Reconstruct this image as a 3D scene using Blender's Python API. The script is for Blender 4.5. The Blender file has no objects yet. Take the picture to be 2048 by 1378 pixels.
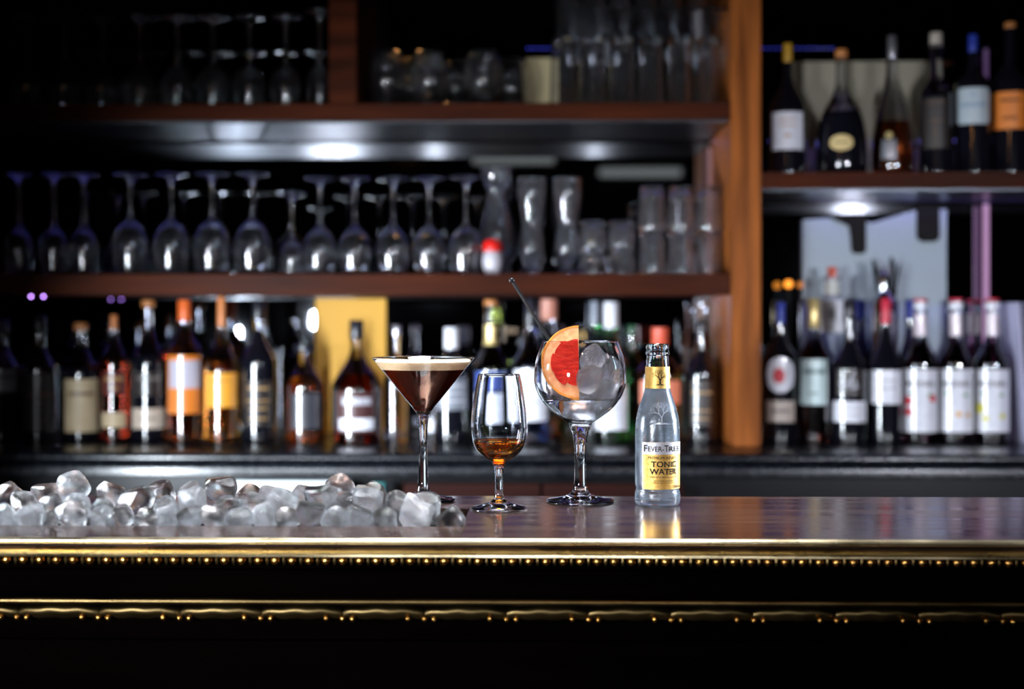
import bpy, bmesh, math, random
from mathutils import Vector, Matrix, noise, Euler
PI = math.pi
scn = bpy.context.scene
COL = scn.collection
random.seed(7)

# ---------------------------------------------------------------- camera
FPX = 2844.0            # focal length in pixels of the 2048 px frame (50 mm on 36 mm)
HOR = 630.0             # horizon row
YAW = math.radians(1.2)
CZ = 1.3136
BAR = 1.10              # bar top height
cd = bpy.data.cameras.new('camera'); cam = bpy.data.objects.new('camera', cd); COL.objects.link(cam)
cam.location = (0, 0, CZ); cam.rotation_euler = (PI/2, 0, YAW)
cd.sensor_width = 36; cd.lens = FPX/2048*36
cd.shift_y = -(689-HOR)/2048
cd.clip_start = 0.05
cd.dof.use_dof = True; cd.dof.focus_distance = 1.575; cd.dof.aperture_fstop = 2.85
scn.camera = cam

# ---------------------------------------------------------------- world, lights, exposure
w = bpy.data.worlds.new('world'); scn.world = w; w.use_nodes = True
w.node_tree.nodes['Background'].inputs[0].default_value = (0.55, 0.7, 1.0, 1)
w.node_tree.nodes['Background'].inputs[1].default_value = 0.002

def area(name, loc, target, sx, sy, power, color, spread=180.0):
    l = bpy.data.lights.new(name, 'AREA'); l.shape = 'RECTANGLE'; l.size = sx; l.size_y = sy
    l.energy = power; l.color = color; l.spread = math.radians(spread)
    o = bpy.data.objects.new(name, l); COL.objects.link(o)
    o.location = loc
    d = Vector(target)-Vector(loc)
    o.rotation_euler = d.to_track_quat('-Z', 'Y').to_euler()
    return o
area('strip_softbox', (-0.98, 1.90, 1.10), (-0.10, 3.04, 1.14), 0.03, 0.34, 9.5, (0.80, 0.90, 1.0), 84)
area('bar_side_softbox', (-0.95, 1.64, 1.36), (0.0, 1.54, 1.13), 0.08, 0.26, 12.0, (0.84, 0.92, 1.0), 90)
area('front_softbox', (-0.95, -0.05, 1.29), (0.30, 3.0, 1.00), 0.20, 0.06, 3.8, (0.84, 0.91, 1.0), 54)
area('overhead_softbox', (-0.02, 1.57, 2.35), (-0.02, 1.55, 1.10), 0.55, 0.32, 11.0, (0.94, 0.96, 1.0), 52)
area('right_softbox', (1.42, -0.1, 1.42), (0.75, 3.0, 1.15), 0.10, 0.10, 3.0, (0.85, 0.88, 1.0), 46)
area('right_strip_softbox', (0.84, 1.72, 1.34), (0.0, 1.55, 1.18), 0.05, 0.30, 4.0, (0.82, 0.90, 1.0), 70)
def spot(name, loc, target, power, color, size, ang):
    l = bpy.data.lights.new(name, 'SPOT'); l.energy = power; l.color = color
    l.shadow_soft_size = size; l.spot_size = math.radians(ang); l.spot_blend = 0.8
    o = bpy.data.objects.new(name, l); COL.objects.link(o); o.location = loc
    o.rotation_euler = (Vector(target)-Vector(loc)).to_track_quat('-Z', 'Y').to_euler()
spot('warm_bar_lamp', (0.16, 0.35, 2.25), (0.16, 1.5, 1.05), 5.0, (1.0, 0.50, 0.18), 0.022, 75)
spot('warm_room_lamp', (-0.7, -0.9, 2.2), (0.0, 2.0, 1.2), 3.5, (1.0, 0.45, 0.14), 0.016, 90)
spot('glint_spot', (-0.5, -0.2, 1.478), (0.1, 3.0, 1.20), 22.0, (0.85, 0.91, 1.0), 0.010, 40)  # added spot, puts small glints on the back bar glasses
spot('glint_spot', (0.25, -0.3, 1.478), (0.1, 3.0, 1.20), 15.0, (0.85, 0.91, 1.0), 0.010, 40)  # second added spot for the glass glints
area('blue_shelf_strip', (-0.1, 3.19, 1.350), (-0.1, 3.10, 1.0), 2.3, 0.008, 0.28, (0.22, 0.20, 1.0), 160)
area('blue_shelf_strip', (-0.1, 3.19, 1.702), (-0.1, 3.10, 1.3), 2.3, 0.008, 0.22, (0.22, 0.20, 1.0), 160)
area('blue_shelf_strip', (1.05, 3.19, 1.565), (1.05, 3.10, 1.2), 0.9, 0.008, 0.25, (0.30, 0.20, 1.0), 160)

scn.view_settings.view_transform = 'Standard'; scn.view_settings.look = 'None'
scn.view_settings.gamma = 1.0; scn.view_settings.use_curve_mapping = False
scn.view_settings.exposure = 0.0
cy = scn.cycles
cy.use_denoising = True
cy.max_bounces = 14; cy.transmission_bounces = 12; cy.glossy_bounces = 6; cy.diffuse_bounces = 2
cy.transparent_max_bounces = 12; cy.sample_clamp_indirect = 25.0; cy.blur_glossy = 0.3

# ---------------------------------------------------------------- pixel helpers
CT, ST = math.cos(YAW), math.sin(YAW)
def at(px, py, Y):
    """world point on the plane y=Y seen at a pixel of the photograph; and the depth"""
    u = (px-1024)/FPX; v = (HOR-py)/FPX
    t = Y/(CT+u*ST)
    return Vector((t*(-ST+u*CT), Y, CZ+t*v)), t
def on(px, py, z):
    u = (px-1024)/FPX; v = (HOR-py)/FPX
    t = (z-CZ)/v
    return Vector((t*(-ST+u*CT), t*(CT+u*ST), z)), t

# ---------------------------------------------------------------- materials
MATS = {}
CR = 0.105
def mat(name, color=(0.8, 0.8, 0.8), rough=0.5, metal=0.0, trans=0.0, ior=1.5, emit=None, estr=1.0, coat=0.0, spec=0.5):
    m = bpy.data.materials.new(name); m.use_nodes = True
    b = m.node_tree.nodes['Principled BSDF']
    b.inputs['Base Color'].default_value = (*color, 1)
    b.inputs['Roughness'].default_value = rough
    b.inputs['Metallic'].default_value = metal
    b.inputs['Transmission Weight'].default_value = trans
    b.inputs['IOR'].default_value = ior
    b.inputs['Coat Weight'].default_value = coat; b.inputs['Coat Roughness'].default_value = CR
    b.inputs['Specular IOR Level'].default_value = spec
    if emit:
        b.inputs['Emission Color'].default_value = (*emit, 1)
        b.inputs['Emission Strength'].default_value = estr
    MATS[name] = m
    return m
def nd(m, t, **kw):
    n = m.node_tree.nodes.new(t)
    for k, v in kw.items():
        setattr(n, k, v)
    return n
def add_noise(m, scale=(10, 10, 10), detail=4, cols=None, rough=None, bump=None, nscale=1.0, bumpdist=0.001):
    """procedural grain: colour ramp, roughness range and bump from one stretched noise"""
    nt = m.node_tree; b = nt.nodes['Principled BSDF']
    tc = nd(m, 'ShaderNodeTexCoord'); mp = nd(m, 'ShaderNodeMapping'); nz = nd(m, 'ShaderNodeTexNoise')
    mp.inputs['Scale'].default_value = scale
    nz.inputs['Scale'].default_value = nscale; nz.inputs['Detail'].default_value = detail
    nt.links.new(tc.outputs['Object'], mp.inputs['Vector']); nt.links.new(mp.outputs[0], nz.inputs['Vector'])
    if cols:
        r = nd(m, 'ShaderNodeValToRGB')
        r.color_ramp.elements[0].position = 0.3; r.color_ramp.elements[1].position = 0.7
        r.color_ramp.elements[0].color = (*cols[0], 1); r.color_ramp.elements[1].color = (*cols[1], 1)
        nt.links.new(nz.outputs['Fac'], r.inputs[0]); nt.links.new(r.outputs[0], b.inputs['Base Color'])
    if rough:
        mr = nd(m, 'ShaderNodeMapRange')
        mr.inputs[1].default_value = 0.3; mr.inputs[2].default_value = 0.7
        mr.inputs[3].default_value = rough[0]; mr.inputs[4].default_value = rough[1]
        nt.links.new(nz.outputs['Fac'], mr.inputs[0]); nt.links.new(mr.outputs[0], b.inputs['Roughness'])
    if bump:
        bp = nd(m, 'ShaderNodeBump'); bp.inputs['Strength'].default_value = bump; bp.inputs['Distance'].default_value = bumpdist
        nt.links.new(nz.outputs['Fac'], bp.inputs['Height']); nt.links.new(bp.outputs[0], b.inputs['Normal'])
    return m
def glass(name, color=(1, 1, 1), rough=0.0, ior=1.5, bump=None, bscale=200.0, milky=0.0, milkcol=(0.9, 0.95, 1)):
    m = bpy.data.materials.new(name); m.use_nodes = True; nt = m.node_tree
    nt.nodes.remove(nt.nodes['Principled BSDF'])
    g = nd(m, 'ShaderNodeBsdfGlass'); g.inputs['Color'].default_value = (*color, 1)
    g.inputs['Roughness'].default_value = rough; g.inputs['IOR'].default_value = ior
    out = nt.nodes['Material Output']; last = g
    if bump:
        nz = nd(m, 'ShaderNodeTexNoise'); nz.inputs['Scale'].default_value = bscale; nz.inputs['Detail'].default_value = 3
        tc = nd(m, 'ShaderNodeTexCoord'); nt.links.new(tc.outputs['Object'], nz.inputs['Vector'])
        bp = nd(m, 'ShaderNodeBump'); bp.inputs['Strength'].default_value = bump; bp.inputs['Distance'].default_value = 0.001
        nt.links.new(nz.outputs['Fac'], bp.inputs['Height']); nt.links.new(bp.outputs[0], g.inputs['Normal'])
    if milky:
        t = nd(m, 'ShaderNodeBsdfTranslucent'); t.inputs['Color'].default_value = (*milkcol, 1)
        d = nd(m, 'ShaderNodeBsdfDiffuse'); d.inputs['Color'].default_value = (*milkcol, 1)
        mx = nd(m, 'ShaderNodeMixShader'); mx.inputs[0].default_value = 0.5
        nt.links.new(t.outputs[0], mx.inputs[1]); nt.links.new(d.outputs[0], mx.inputs[2])
        m2 = nd(m, 'ShaderNodeMixShader')
        nz2 = nd(m, 'ShaderNodeTexNoise'); nz2.inputs['Scale'].default_value = 45; nz2.inputs['Detail'].default_value = 5
        tc2 = nd(m, 'ShaderNodeTexCoord'); nt.links.new(tc2.outputs['Object'], nz2.inputs['Vector'])
        mr = nd(m, 'ShaderNodeMapRange'); mr.inputs[1].default_value = 0.35; mr.inputs[2].default_value = 0.7
        mr.inputs[3].default_value = milky*0.25; mr.inputs[4].default_value = milky*2
        nt.links.new(nz2.outputs['Fac'], mr.inputs[0]); nt.links.new(mr.outputs[0], m2.inputs[0])
        nt.links.new(g.outputs[0], m2.inputs[1]); nt.links.new(mx.outputs[0], m2.inputs[2]); last = m2
    nt.links.new(last.outputs[0], out.inputs['Surface'])
    MATS[name] = m
    return m

M_glass = glass('clear_glass', (0.97, 0.98, 1.0))
M_bglass = mat('bar_glassware', (0.95, 0.96, 1.0), 0.0, trans=0.995, coat=1.0)
M_rglass = mat('ribbed_glassware', (0.95, 0.96, 1.0), 0.0, trans=0.985, coat=1.0)
M_ice = glass('ice', (0.99, 0.995, 1.0), 0.0, 1.31, 0.30, 55, 0.0)
M_ice2 = glass('frosted_ice', (0.98, 0.99, 1.0), 0.03, 1.31, 0.35, 80, 0.03)
M_water = glass('tonic_liquid', (0.98, 0.99, 1.0), 0.0, 1.33)
M_whisky = glass('whisky', (1.0, 0.55, 0.12), 0.0, 1.36)
M_bneck = glass('aqua_neck_glass', (0.93, 0.98, 1.0), 0.0, 1.5)
M_bottleglass = glass('chilled_bottle_glass', (0.92, 0.96, 1.0), 0.16, 1.5, 0.2, 500, 0.05, (0.75, 0.85, 1.0))
M_coffee = mat('espresso_liquid', (0.026, 0.003, 0.001), 0.4, spec=0.0)
M_foam = add_noise(mat('coffee_foam', (0.86, 0.68, 0.46), 0.8, spec=0.1), (400, 400, 400), 3, ((0.66, 0.48, 0.28), (0.76, 0.59, 0.38)), bump=0.15)
M_bar = add_noise(mat('bronze_bar_top', (0.3, 0.18, 0.12), 0.25, 0.92), (5, 55, 5), 6,
                  ((0.10, 0.062, 0.055), (0.24, 0.145, 0.105)), (0.09, 0.22), 0.12, 1.0, 0.0006)
M_brass = add_noise(mat('brass', (0.80, 0.55, 0.22), 0.26, 1.0), (12, 40, 40), 4, ((0.66, 0.54, 0.32), (0.84, 0.72, 0.47)), (0.20, 0.38))
M_glintbrass = mat('warm_glint_brass', (0.80, 0.40, 0.10), 0.25, 1.0)  # orange of the warm lamp glints put into the metal colour
M_darkbrass = add_noise(mat('aged_brass', (0.25, 0.14, 0.05), 0.35, 1.0), (10, 30, 30), 4, ((0.07, 0.045, 0.018), (0.22, 0.15, 0.06)), (0.25, 0.45))
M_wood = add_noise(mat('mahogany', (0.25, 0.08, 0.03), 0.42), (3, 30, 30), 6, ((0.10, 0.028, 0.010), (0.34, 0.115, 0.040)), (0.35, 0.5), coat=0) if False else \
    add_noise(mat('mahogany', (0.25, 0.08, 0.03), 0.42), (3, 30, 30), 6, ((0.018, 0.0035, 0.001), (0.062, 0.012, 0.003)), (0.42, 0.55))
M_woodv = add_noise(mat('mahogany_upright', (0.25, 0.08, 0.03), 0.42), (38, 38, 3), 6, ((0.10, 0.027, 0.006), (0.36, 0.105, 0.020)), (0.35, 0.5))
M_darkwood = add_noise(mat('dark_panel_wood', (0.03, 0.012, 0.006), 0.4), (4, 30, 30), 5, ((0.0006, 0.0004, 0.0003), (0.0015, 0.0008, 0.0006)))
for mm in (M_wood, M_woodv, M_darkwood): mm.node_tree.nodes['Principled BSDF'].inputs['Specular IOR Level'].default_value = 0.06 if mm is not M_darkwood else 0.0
M_granite = add_noise(mat('black_granite', (0.03, 0.035, 0.045), 0.28), (60, 60, 60), 4, ((0.003, 0.004, 0.006), (0.009, 0.011, 0.015)), (0.20, 0.30))
M_steel = add_noise(mat('dark_steel', (0.30, 0.32, 0.36), 0.20, 1.0), (2, 60, 60), 4, ((0.07, 0.077, 0.09), (0.14, 0.147, 0.165)), (0.26, 0.40))
M_well = mat('well_steel', (0.16, 0.15, 0.15), 0.3, 1.0)
M_mirror = mat('smoked_mirror', (0.28, 0.29, 0.32), 0.02, 1.0)
M_wall = add_noise(mat('dark_plaster', (0.02, 0.018, 0.018), 0.8), (6, 6, 6), 4, ((0.012, 0.011, 0.011), (0.026, 0.023, 0.022)))
M_floor = add_noise(mat('dark_floorboards', (0.03, 0.02, 0.015), 0.5), (2, 20, 2), 4, ((0.015, 0.010, 0.008), (0.04, 0.026, 0.018)))
M_black = mat('black_plastic', (0.004, 0.004, 0.005), 0.35, spec=0.2)
M_blackm = mat('black_print', (0.012, 0.010, 0.009), 0.6, spec=0.1)
M_gold = add_noise(mat('gold_foil', (0.72, 0.46, 0.12), 0.45, 0.7), (300, 300, 300), 3, ((0.50, 0.29, 0.06), (0.62, 0.40, 0.12)))
M_dgold = mat('amber_print', (0.50, 0.27, 0.05), 0.4, 0.5)
M_silver = mat('silver_paper', (0.45, 0.45, 0.50), 0.38, 0.55)
M_rind = add_noise(mat('grapefruit_rind', (0.95, 0.45, 0.06), 0.4), (300, 300, 300), 3, ((0.60, 0.17, 0.015), (0.74, 0.28, 0.035)), bump=0.4)
M_pith = add_noise(mat('grapefruit_pith', (0.95, 0.62, 0.34), 0.5), (150, 150, 150), 4, ((0.70, 0.24, 0.08), (0.82, 0.40, 0.18)))
M_flesh = add_noise(mat('grapefruit_flesh', (0.85, 0.06, 0.03), 0.2), (90, 90, 300), 5, ((0.34, 0.006, 0.005), (0.55, 0.030, 0.015)), bump=0.5)
for mm in (M_pith, M_flesh, M_rind):
    bs = mm.node_tree.nodes['Principled BSDF']; bs.inputs['Subsurface Weight'].default_value = 0.25
    bs.inputs['Subsurface Radius'].default_value = (0.004, 0.0015, 0.001)
def paint(name, c, rough=0.45, metal=0.0):
    return MATS.get(name) or mat(name, c, rough, metal, coat=1.0 if 'label' in name else 0.0)
def tint(name, c, rough=0.0, ior=1.5):
    return MATS.get(name) or mat(name, c, rough, trans=1.0, ior=ior, coat=1.0)

# ---------------------------------------------------------------- mesh helpers
def thing(name, label, cat, loc=(0, 0, 0), rotz=0.0, group=None, kind=None):
    o = bpy.data.objects.new(name, None); COL.objects.link(o); o.empty_display_size = 0.02
    o.location = loc; o.rotation_euler = (0, 0, rotz)
    tag(o, label, cat, group, kind)
    return o
def tag(o, label=None, cat=None, group=None, kind=None):
    if label: o['label'] = label
    if cat: o['category'] = cat
    if group: o['group'] = group
    if kind: o['kind'] = kind
    return o
def link(name, me, m, parent=None, loc=None, rot=None, label=None):
    o = bpy.data.objects.new(name, me); COL.objects.link(o)
    if m is not None and not me.materials: me.materials.append(m)
    if parent: o.parent = parent
    if loc is not None: o.location = loc
    if rot is not None: o.rotation_euler = rot
    if label: o['label'] = label
    return o
def mesh(name, verts, faces, smooth=True, sharp=40):
    me = bpy.data.meshes.new(name); me.from_pydata([tuple(v) for v in verts], [], faces)
    if smooth:
        me.shade_smooth(); me.set_sharp_from_angle(angle=math.radians(sharp))
    me.update()
    return me
def bm_mesh(name, bm, smooth=False, sharp=40):
    bmesh.ops.recalc_face_normals(bm, faces=bm.faces)
    me = bpy.data.meshes.new(name); bm.to_mesh(me); bm.free()
    if smooth:
        me.shade_smooth(); me.set_sharp_from_angle(angle=math.radians(sharp))
    return me
def add_box(bm, a, b, bevel=0.0):
    r = bmesh.ops.create_cube(bm, size=1.0)
    c = (Vector(a)+Vector(b))/2; s = Vector(b)-Vector(a)
    for v in r['verts']:
        v.co = Vector((v.co.x*s.x+c.x, v.co.y*s.y+c.y, v.co.z*s.z+c.z))
    if bevel:
        es = list({e for v in r['verts'] for e in v.link_edges})
        bmesh.ops.bevel(bm, geom=es, offset=bevel, segments=2, affect='EDGES')
def box_mesh(name, a, b, bevel=0.0):
    bm = bmesh.new(); add_box(bm, a, b, bevel); return bm_mesh(name, bm, bevel > 0, 50)
def smooth_profile(pts, k=4):
    """Catmull-Rom through (r, z) points; a point repeated is a corner"""
    out = []
    n = len(pts)
    dist = [max(1e-7, math.dist(pts[i], pts[i+1])) for i in range(n-1)]
    tan = []
    for i in range(n):
        if i == 0: tan.append(((pts[1][0]-pts[0][0])/dist[0], (pts[1][1]-pts[0][1])/dist[0]))
        elif i == n-1: tan.append(((pts[-1][0]-pts[-2][0])/dist[-1], (pts[-1][1]-pts[-2][1])/dist[-1]))
        else:
            a, b = dist[i-1], dist[i]
            tt = []
            for c in (0, 1):
                s0, s1 = (pts[i][c]-pts[i-1][c])/a, (pts[i+1][c]-pts[i][c])/b
                tt.append(0.0 if s0*s1 <= 0 else (a+b)*3/((2*b+a)/s0+(b+2*a)/s1))
            tan.append(tuple(tt))
    for i in range(n-1):
        h = dist[i]
        for j in range(k):
            t = j/k
            q = [(2*t**3-3*t*t+1)*pts[i][c]+(t**3-2*t*t+t)*h*tan[i][c]+(-2*t**3+3*t*t)*pts[i+1][c]+(t**3-t*t)*h*tan[i+1][c] for c in (0, 1)]
            out.append((max(q[0], 0.0), q[1]))
    out.append(pts[-1])
    return out
def lathe(name, prof, seg=48, sq=None, flat=1.0, sharp=40, wob=None):
    """surface of revolution; sq = superellipse exponent for square bodies, flat = y squash"""
    verts = []; faces = []; rings = []
    for (r, z) in prof:
        if r < 1e-6:
            rings.append([len(verts)]); verts.append((0, 0, z))
        else:
            ring = []
            for i in range(seg):
                a = 2*PI*i/seg; c, s = math.cos(a), math.sin(a)
                k = 1.0
                if sq:
                    k = 1.0/((abs(c)**sq+abs(s)**sq)**(1.0/sq))
                if wob: k *= wob(a, z)
                ring.append(len(verts)); verts.append((r*k*c, r*k*s*flat, z))
            rings.append(ring)
    for A, B in zip(rings, rings[1:]):
        if len(A) == 1 and len(B) == 1: continue
        for i in range(seg):
            j = (i+1) % seg
            if len(A) == 1: faces.append((A[0], B[j], B[i]))
            elif len(B) == 1: faces.append((A[i], A[j], B[0]))
            else: faces.append((A[i], A[j], B[j], B[i]))
    me = mesh(name, verts, faces, True, sharp)
    return me
def tube_mesh(name, pts, rad, seg=8, caps=True, bm=None):
    own = bm is None
    if own: bm = bmesh.new()
    rings = []
    n = len(pts)
    for i, p in enumerate(pts):
        p = Vector(p)
        d = (Vector(pts[min(i+1, n-1)])-Vector(pts[max(i-1, 0)])).normalized()
        up = Vector((0, 0, 1)) if abs(d.z) < 0.9 else Vector((0, 1, 0))
        s = d.cross(up).normalized(); t = s.cross(d).normalized()
        r = rad[i] if isinstance(rad, (list, tuple)) else rad
        rings.append([bm.verts.new(p+s*math.cos(2*PI*k/seg)*r+t*math.sin(2*PI*k/seg)*r) for k in range(seg)])
    for A, B in zip(rings, rings[1:]):
        for k in range(seg):
            bm.faces.new((A[k], A[(k+1) % seg], B[(k+1) % seg], B[k]))
    if caps:
        bm.faces.new(rings[0][::-1]); bm.faces.new(rings[-1])
    if own: return bm_mesh(name, bm, True, 50)
def patch(name, R, z0, z1, half, cen=0.0, thick=0.0003, n=18, sq=None, flat=1.0, rows=1, corner=0.0, oval=False, Rf=None):
    """label wrapped round a lathe of radius R, facing -y; cen and half are angles; has thickness"""
    verts = []; faces = []
    for layer in (0, 1):
        for k in range(n+1):
            a = cen-half+2*half*k/n
            t = -1+2*k/n
            za, zb = z0, z1
            if oval:
                h = math.sqrt(max(0.0, 1-t*t))*(z1-z0)/2; m = (z0+z1)/2; za, zb = m-h, m+h
            elif corner:
                e = max(0.0, (abs(t)-(1-corner))/corner)
                h = corner*2*half*R*0.5*(1-math.sqrt(max(0, 1-e*e))); za, zb = z0+h, z1-h
            rr = R+layer*thick+0.0002
            c, s = math.sin(a), -math.cos(a)
            kk = 1.0
            if sq: kk = 1.0/((abs(c)**sq+abs(s)**sq)**(1.0/sq))
            for j in range(rows+1):
                z = za+(zb-za)*j/rows
                r2 = (Rf(z) + layer*thick + 0.0002) if Rf else rr
                verts.append((r2*kk*c, r2*kk*s*flat, z))
    st = rows+1; L = (n+1)*st
    for k in range(n):
        for j in range(rows):
            a0 = k*st+j; b0 = (k+1)*st+j
            faces.append((L+a0, L+b0, L+b0+1, L+a0+1)); faces.append((a0, a0+1, b0+1, b0))
        faces.append((k*st, (k+1)*st, L+(k+1)*st, L+k*st))
        faces.append((k*st+rows, L+k*st+rows, L+(k+1)*st+rows, (k+1)*st+rows))
    for k in (0, n):
        for j in range(rows):
            a0 = k*st+j
            faces.append((a0, L+a0, L+a0+1, a0+1) if k == 0 else (a0, a0+1, L+a0+1, L+a0))
    return mesh(name, verts, faces, True, 40)
def wrap(verts, R, cen, z, lift, Rf=None):
    out = []
    for v in verts:
        a = cen+v[0]/R
        rr = (Rf(z+v[1]) if Rf else R)+lift
        out.append((rr*math.sin(a), -rr*math.cos(a), z+v[1]))
    return out
def text_geo(body, bold=0.0):
    cu = bpy.data.curves.new('lettering', 'FONT'); cu.body = body; cu.size = 1.0; cu.offset = bold; cu.resolution_u = 3
    o = bpy.data.objects.new('lettering', cu); COL.objects.link(o)
    bpy.context.view_layer.update()
    me = bpy.data.meshes.new_from_object(o)
    bpy.data.objects.remove(o); bpy.data.curves.remove(cu)
    vs = [(v.co.x, v.co.y) for v in me.vertices]; fs = [tuple(p.vertices) for p in me.polygons]
    bpy.data.meshes.remove(me)
    x0 = min(v[0] for v in vs); x1 = max(v[0] for v in vs); y0 = min(v[1] for v in vs); y1 = max(v[1] for v in vs)
    return [((v[0]-(x0+x1)/2)/(x1-x0), (v[1]-(y0+y1)/2)/(y1-y0)) for v in vs], fs
def letter(name, body, R, cen, z, wid, hei, m, parent, lift=0.0007, bold=0.0, Rf=None, label=None):
    vs, fs = text_geo(body, bold)
    v3 = wrap([(v[0]*wid, v[1]*hei) for v in vs], R, cen, z, lift, Rf)
    return link(name, mesh(name, v3, fs, False), m, parent, label=label)
def copy_tree(o, parent=None):
    c = o.copy(); COL.objects.link(c); c.parent = parent
    for ch in list(o.children): copy_tree(ch, c)
    return c

# ---------------------------------------------------------------- room shell
def structure(name, a, b, m):
    o = link(name, box_mesh(name, a, b), m); o['kind'] = 'structure'; return o
structure('floor', (-3.2, -2.6, -0.1), (3.2, 3.75, 0), M_floor)
structure('ceiling', (-3.2, -2.6, 2.9), (3.2, 3.75, 3.0), M_wall)
structure('wall_back', (-3.2, 3.65, 0), (3.2, 3.75, 2.9), M_wall)
structure('wall_front', (-3.2, -2.7, 0), (3.2, -2.6, 2.9), M_wall)
structure('wall_left', (-3.3, -2.6, 0), (-3.2, 3.75, 2.9), M_wall)
structure('wall_right', (3.2, -2.6, 0), (3.3, 3.75, 2.9), M_wall)

# ---------------------------------------------------------------- bar counter (front)
YF = 1.356   # front edge of the metal top
YB = 1.678
wr, _ = on(932, 1035, BAR); WX = wr.x        # right end of the ice well
WY0 = on(500, 1052, BAR)[0].y; WY1 = on(900, 1017, BAR)[0].y
bar = thing('bar_counter', 'long bar counter with brown metal top and ornate brass front edge', 'bar counter', (0, YF, 0))
def lb(name, a, b, m, bevel=0.0, label=None):
    return link(name, box_mesh(name, (a[0], a[1]-YF, a[2]), (b[0], b[1]-YF, b[2]), bevel), m, bar, label=label)
bm = bmesh.new()
for a, b in (((-1.7, YF, BAR-0.008), (WX, WY0, BAR)), ((-1.7, WY1, BAR-0.008), (WX, YB, BAR)), ((WX, YF, BAR-0.008), (1.7, YB, BAR))):
    add_box(bm, (a[0], a[1]-YF, a[2]), (b[0], b[1]-YF, b[2]))
link('bar_top', bm_mesh('bar_top', bm), M_bar, bar)
bm = bmesh.new()   # sunken tray
for a, b in (((-1.7, WY0-0.003, BAR-0.058), (WX+0.003, WY1+0.003, BAR-0.055)), ((-1.7, WY0-0.003, BAR-0.058), (WX+0.003, WY0, BAR-0.001)),
             ((-1.7, WY1, BAR-0.058), (WX+0.003, WY1+0.003, BAR-0.001)), ((WX, WY0-0.003, BAR-0.058), (WX+0.003, WY1+0.003, BAR-0.001))):
    add_box(bm, (a[0], a[1]-YF, a[2]), (b[0], b[1]-YF, b[2]))
link('ice_well', bm_mesh('ice_well', bm), M_well, bar, label='sunken steel ice well')
lb('front_panel', (-1.7, YF+0.03, 0.02), (1.7, YF+0.06, BAR-0.009), M_darkwood)
lb('back_panel', (-1.7, YB-0.05, 0.02), (1.7, YB-0.02, BAR-0.009), M_darkwood)
def extrude_profile(name, pts, x0, x1, m, n=1, label=None):
    """pts: (y offset from the front edge, z) polyline, swept along x"""
    verts = []; faces = []
    for i in range(n+1):
        x = x0+(x1-x0)*i/n
        for p in pts: verts.append((x, p[0], p[1]))
    k = len(pts)
    for i in range(n):
        for j in range(k-1):
            faces.append((i*k+j, (i+1)*k+j, (i+1)*k+j+1, i*k+j+1))
    me = mesh(name, verts, faces, True, 50)
    bm = bmesh.new(); bm.from_mesh(me); bmesh.ops.recalc_face_normals(bm, faces=bm.faces); bm.to_mesh(me); bm.free()
    me.shade_smooth(); me.set_sharp_from_angle(angle=math.radians(50))
    return link(name, me, m, bar, label=label)
T = BAR
lip = [(0.006, T-0.0082), (0.006, T-0.0004), (0.0, T+0.0004)]
for k in range(9):
    a = PI/2+PI*k/8*0.97
    lip.append((-0.001+0.0030*math.cos(a)*1.2, T-0.0026+0.0030*math.sin(a)))
lip += [(0.006, T-0.0060), (0.006, T-0.0082)]
extrude_profile('rolled_edge', lip, -1.7, 1.7, M_brass, label='bright rolled brass lip along the bar edge')
flare = [(0.012, T-0.0080), (0.0045, T-0.0084), (0.0030, T-0.0092), (0.0005, T-0.0108), (-0.0030, T-0.0132), (-0.0060, T-0.0156), (-0.0068, T-0.0166), (-0.0060, T-0.0174), (0.004, T-0.0178), (0.012, T-0.0178)]
extrude_profile('flared_molding', flare, -1.7, 1.7, M_brass, label='flared brass molding under the lip')
cove = [(0.012, T-0.0178), (0.007, T-0.022), (0.007, T-0.030), (0.0, T-0.0315), (0.0, T-0.034), (0.012, T-0.036)]
for k in range(7):
    a = PI/2*k/6
    cove.append((0.012-0.014*(1-math.cos(a)), T-0.036-0.020*math.sin(a)))
cove += [(-0.002, T-0.0565), (-0.002, T-0.0615), (0.004, T-0.063), (0.014, T-0.065), (0.016, T-0.100), (0.03, T-0.105)]
extrude_profile('cove_molding', cove, -1.7, 1.7, M_darkwood, label='black cove below the beads')
rib = [(-0.0035+0.003*math.cos(PI/2+PI*k/8), T-0.0600+0.003*math.sin(PI/2+PI*k/8)) for k in range(9)]
extrude_profile('thin_molding', rib, -1.7, 1.7, M_darkbrass, label='thin dull brass line between beads and leaves')
# beads: one every 34 px of the photograph
bead_me = lathe('bead', smooth_profile([(0, -0.0046), (0.0036, -0.0030), (0.0046, 0), (0.0036, 0.0030), (0, 0.0046)], 2), 14)
bead_me.materials.append(M_glintbrass)
dart_me = lathe('dart', [(0, -0.005), (0.0010, -0.004), (0.0018, 0.0), (0.0008, 0.004), (0, 0.0045)], 8); dart_me.materials.append(M_darkbrass)
pitch = at(1034, 0, YF)[0].x-at(1000, 0, YF)[0].x
xb = at(12, 0, YF)[0].x - pitch*2
for i in range(68):
    link('bead', bead_me, M_brass, bar, (xb+i*pitch, 0.0018, T-0.0216))
    link('dart', dart_me, M_brass, bar, (xb+(i+0.5)*pitch, 0.0035, T-0.0218))
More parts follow.
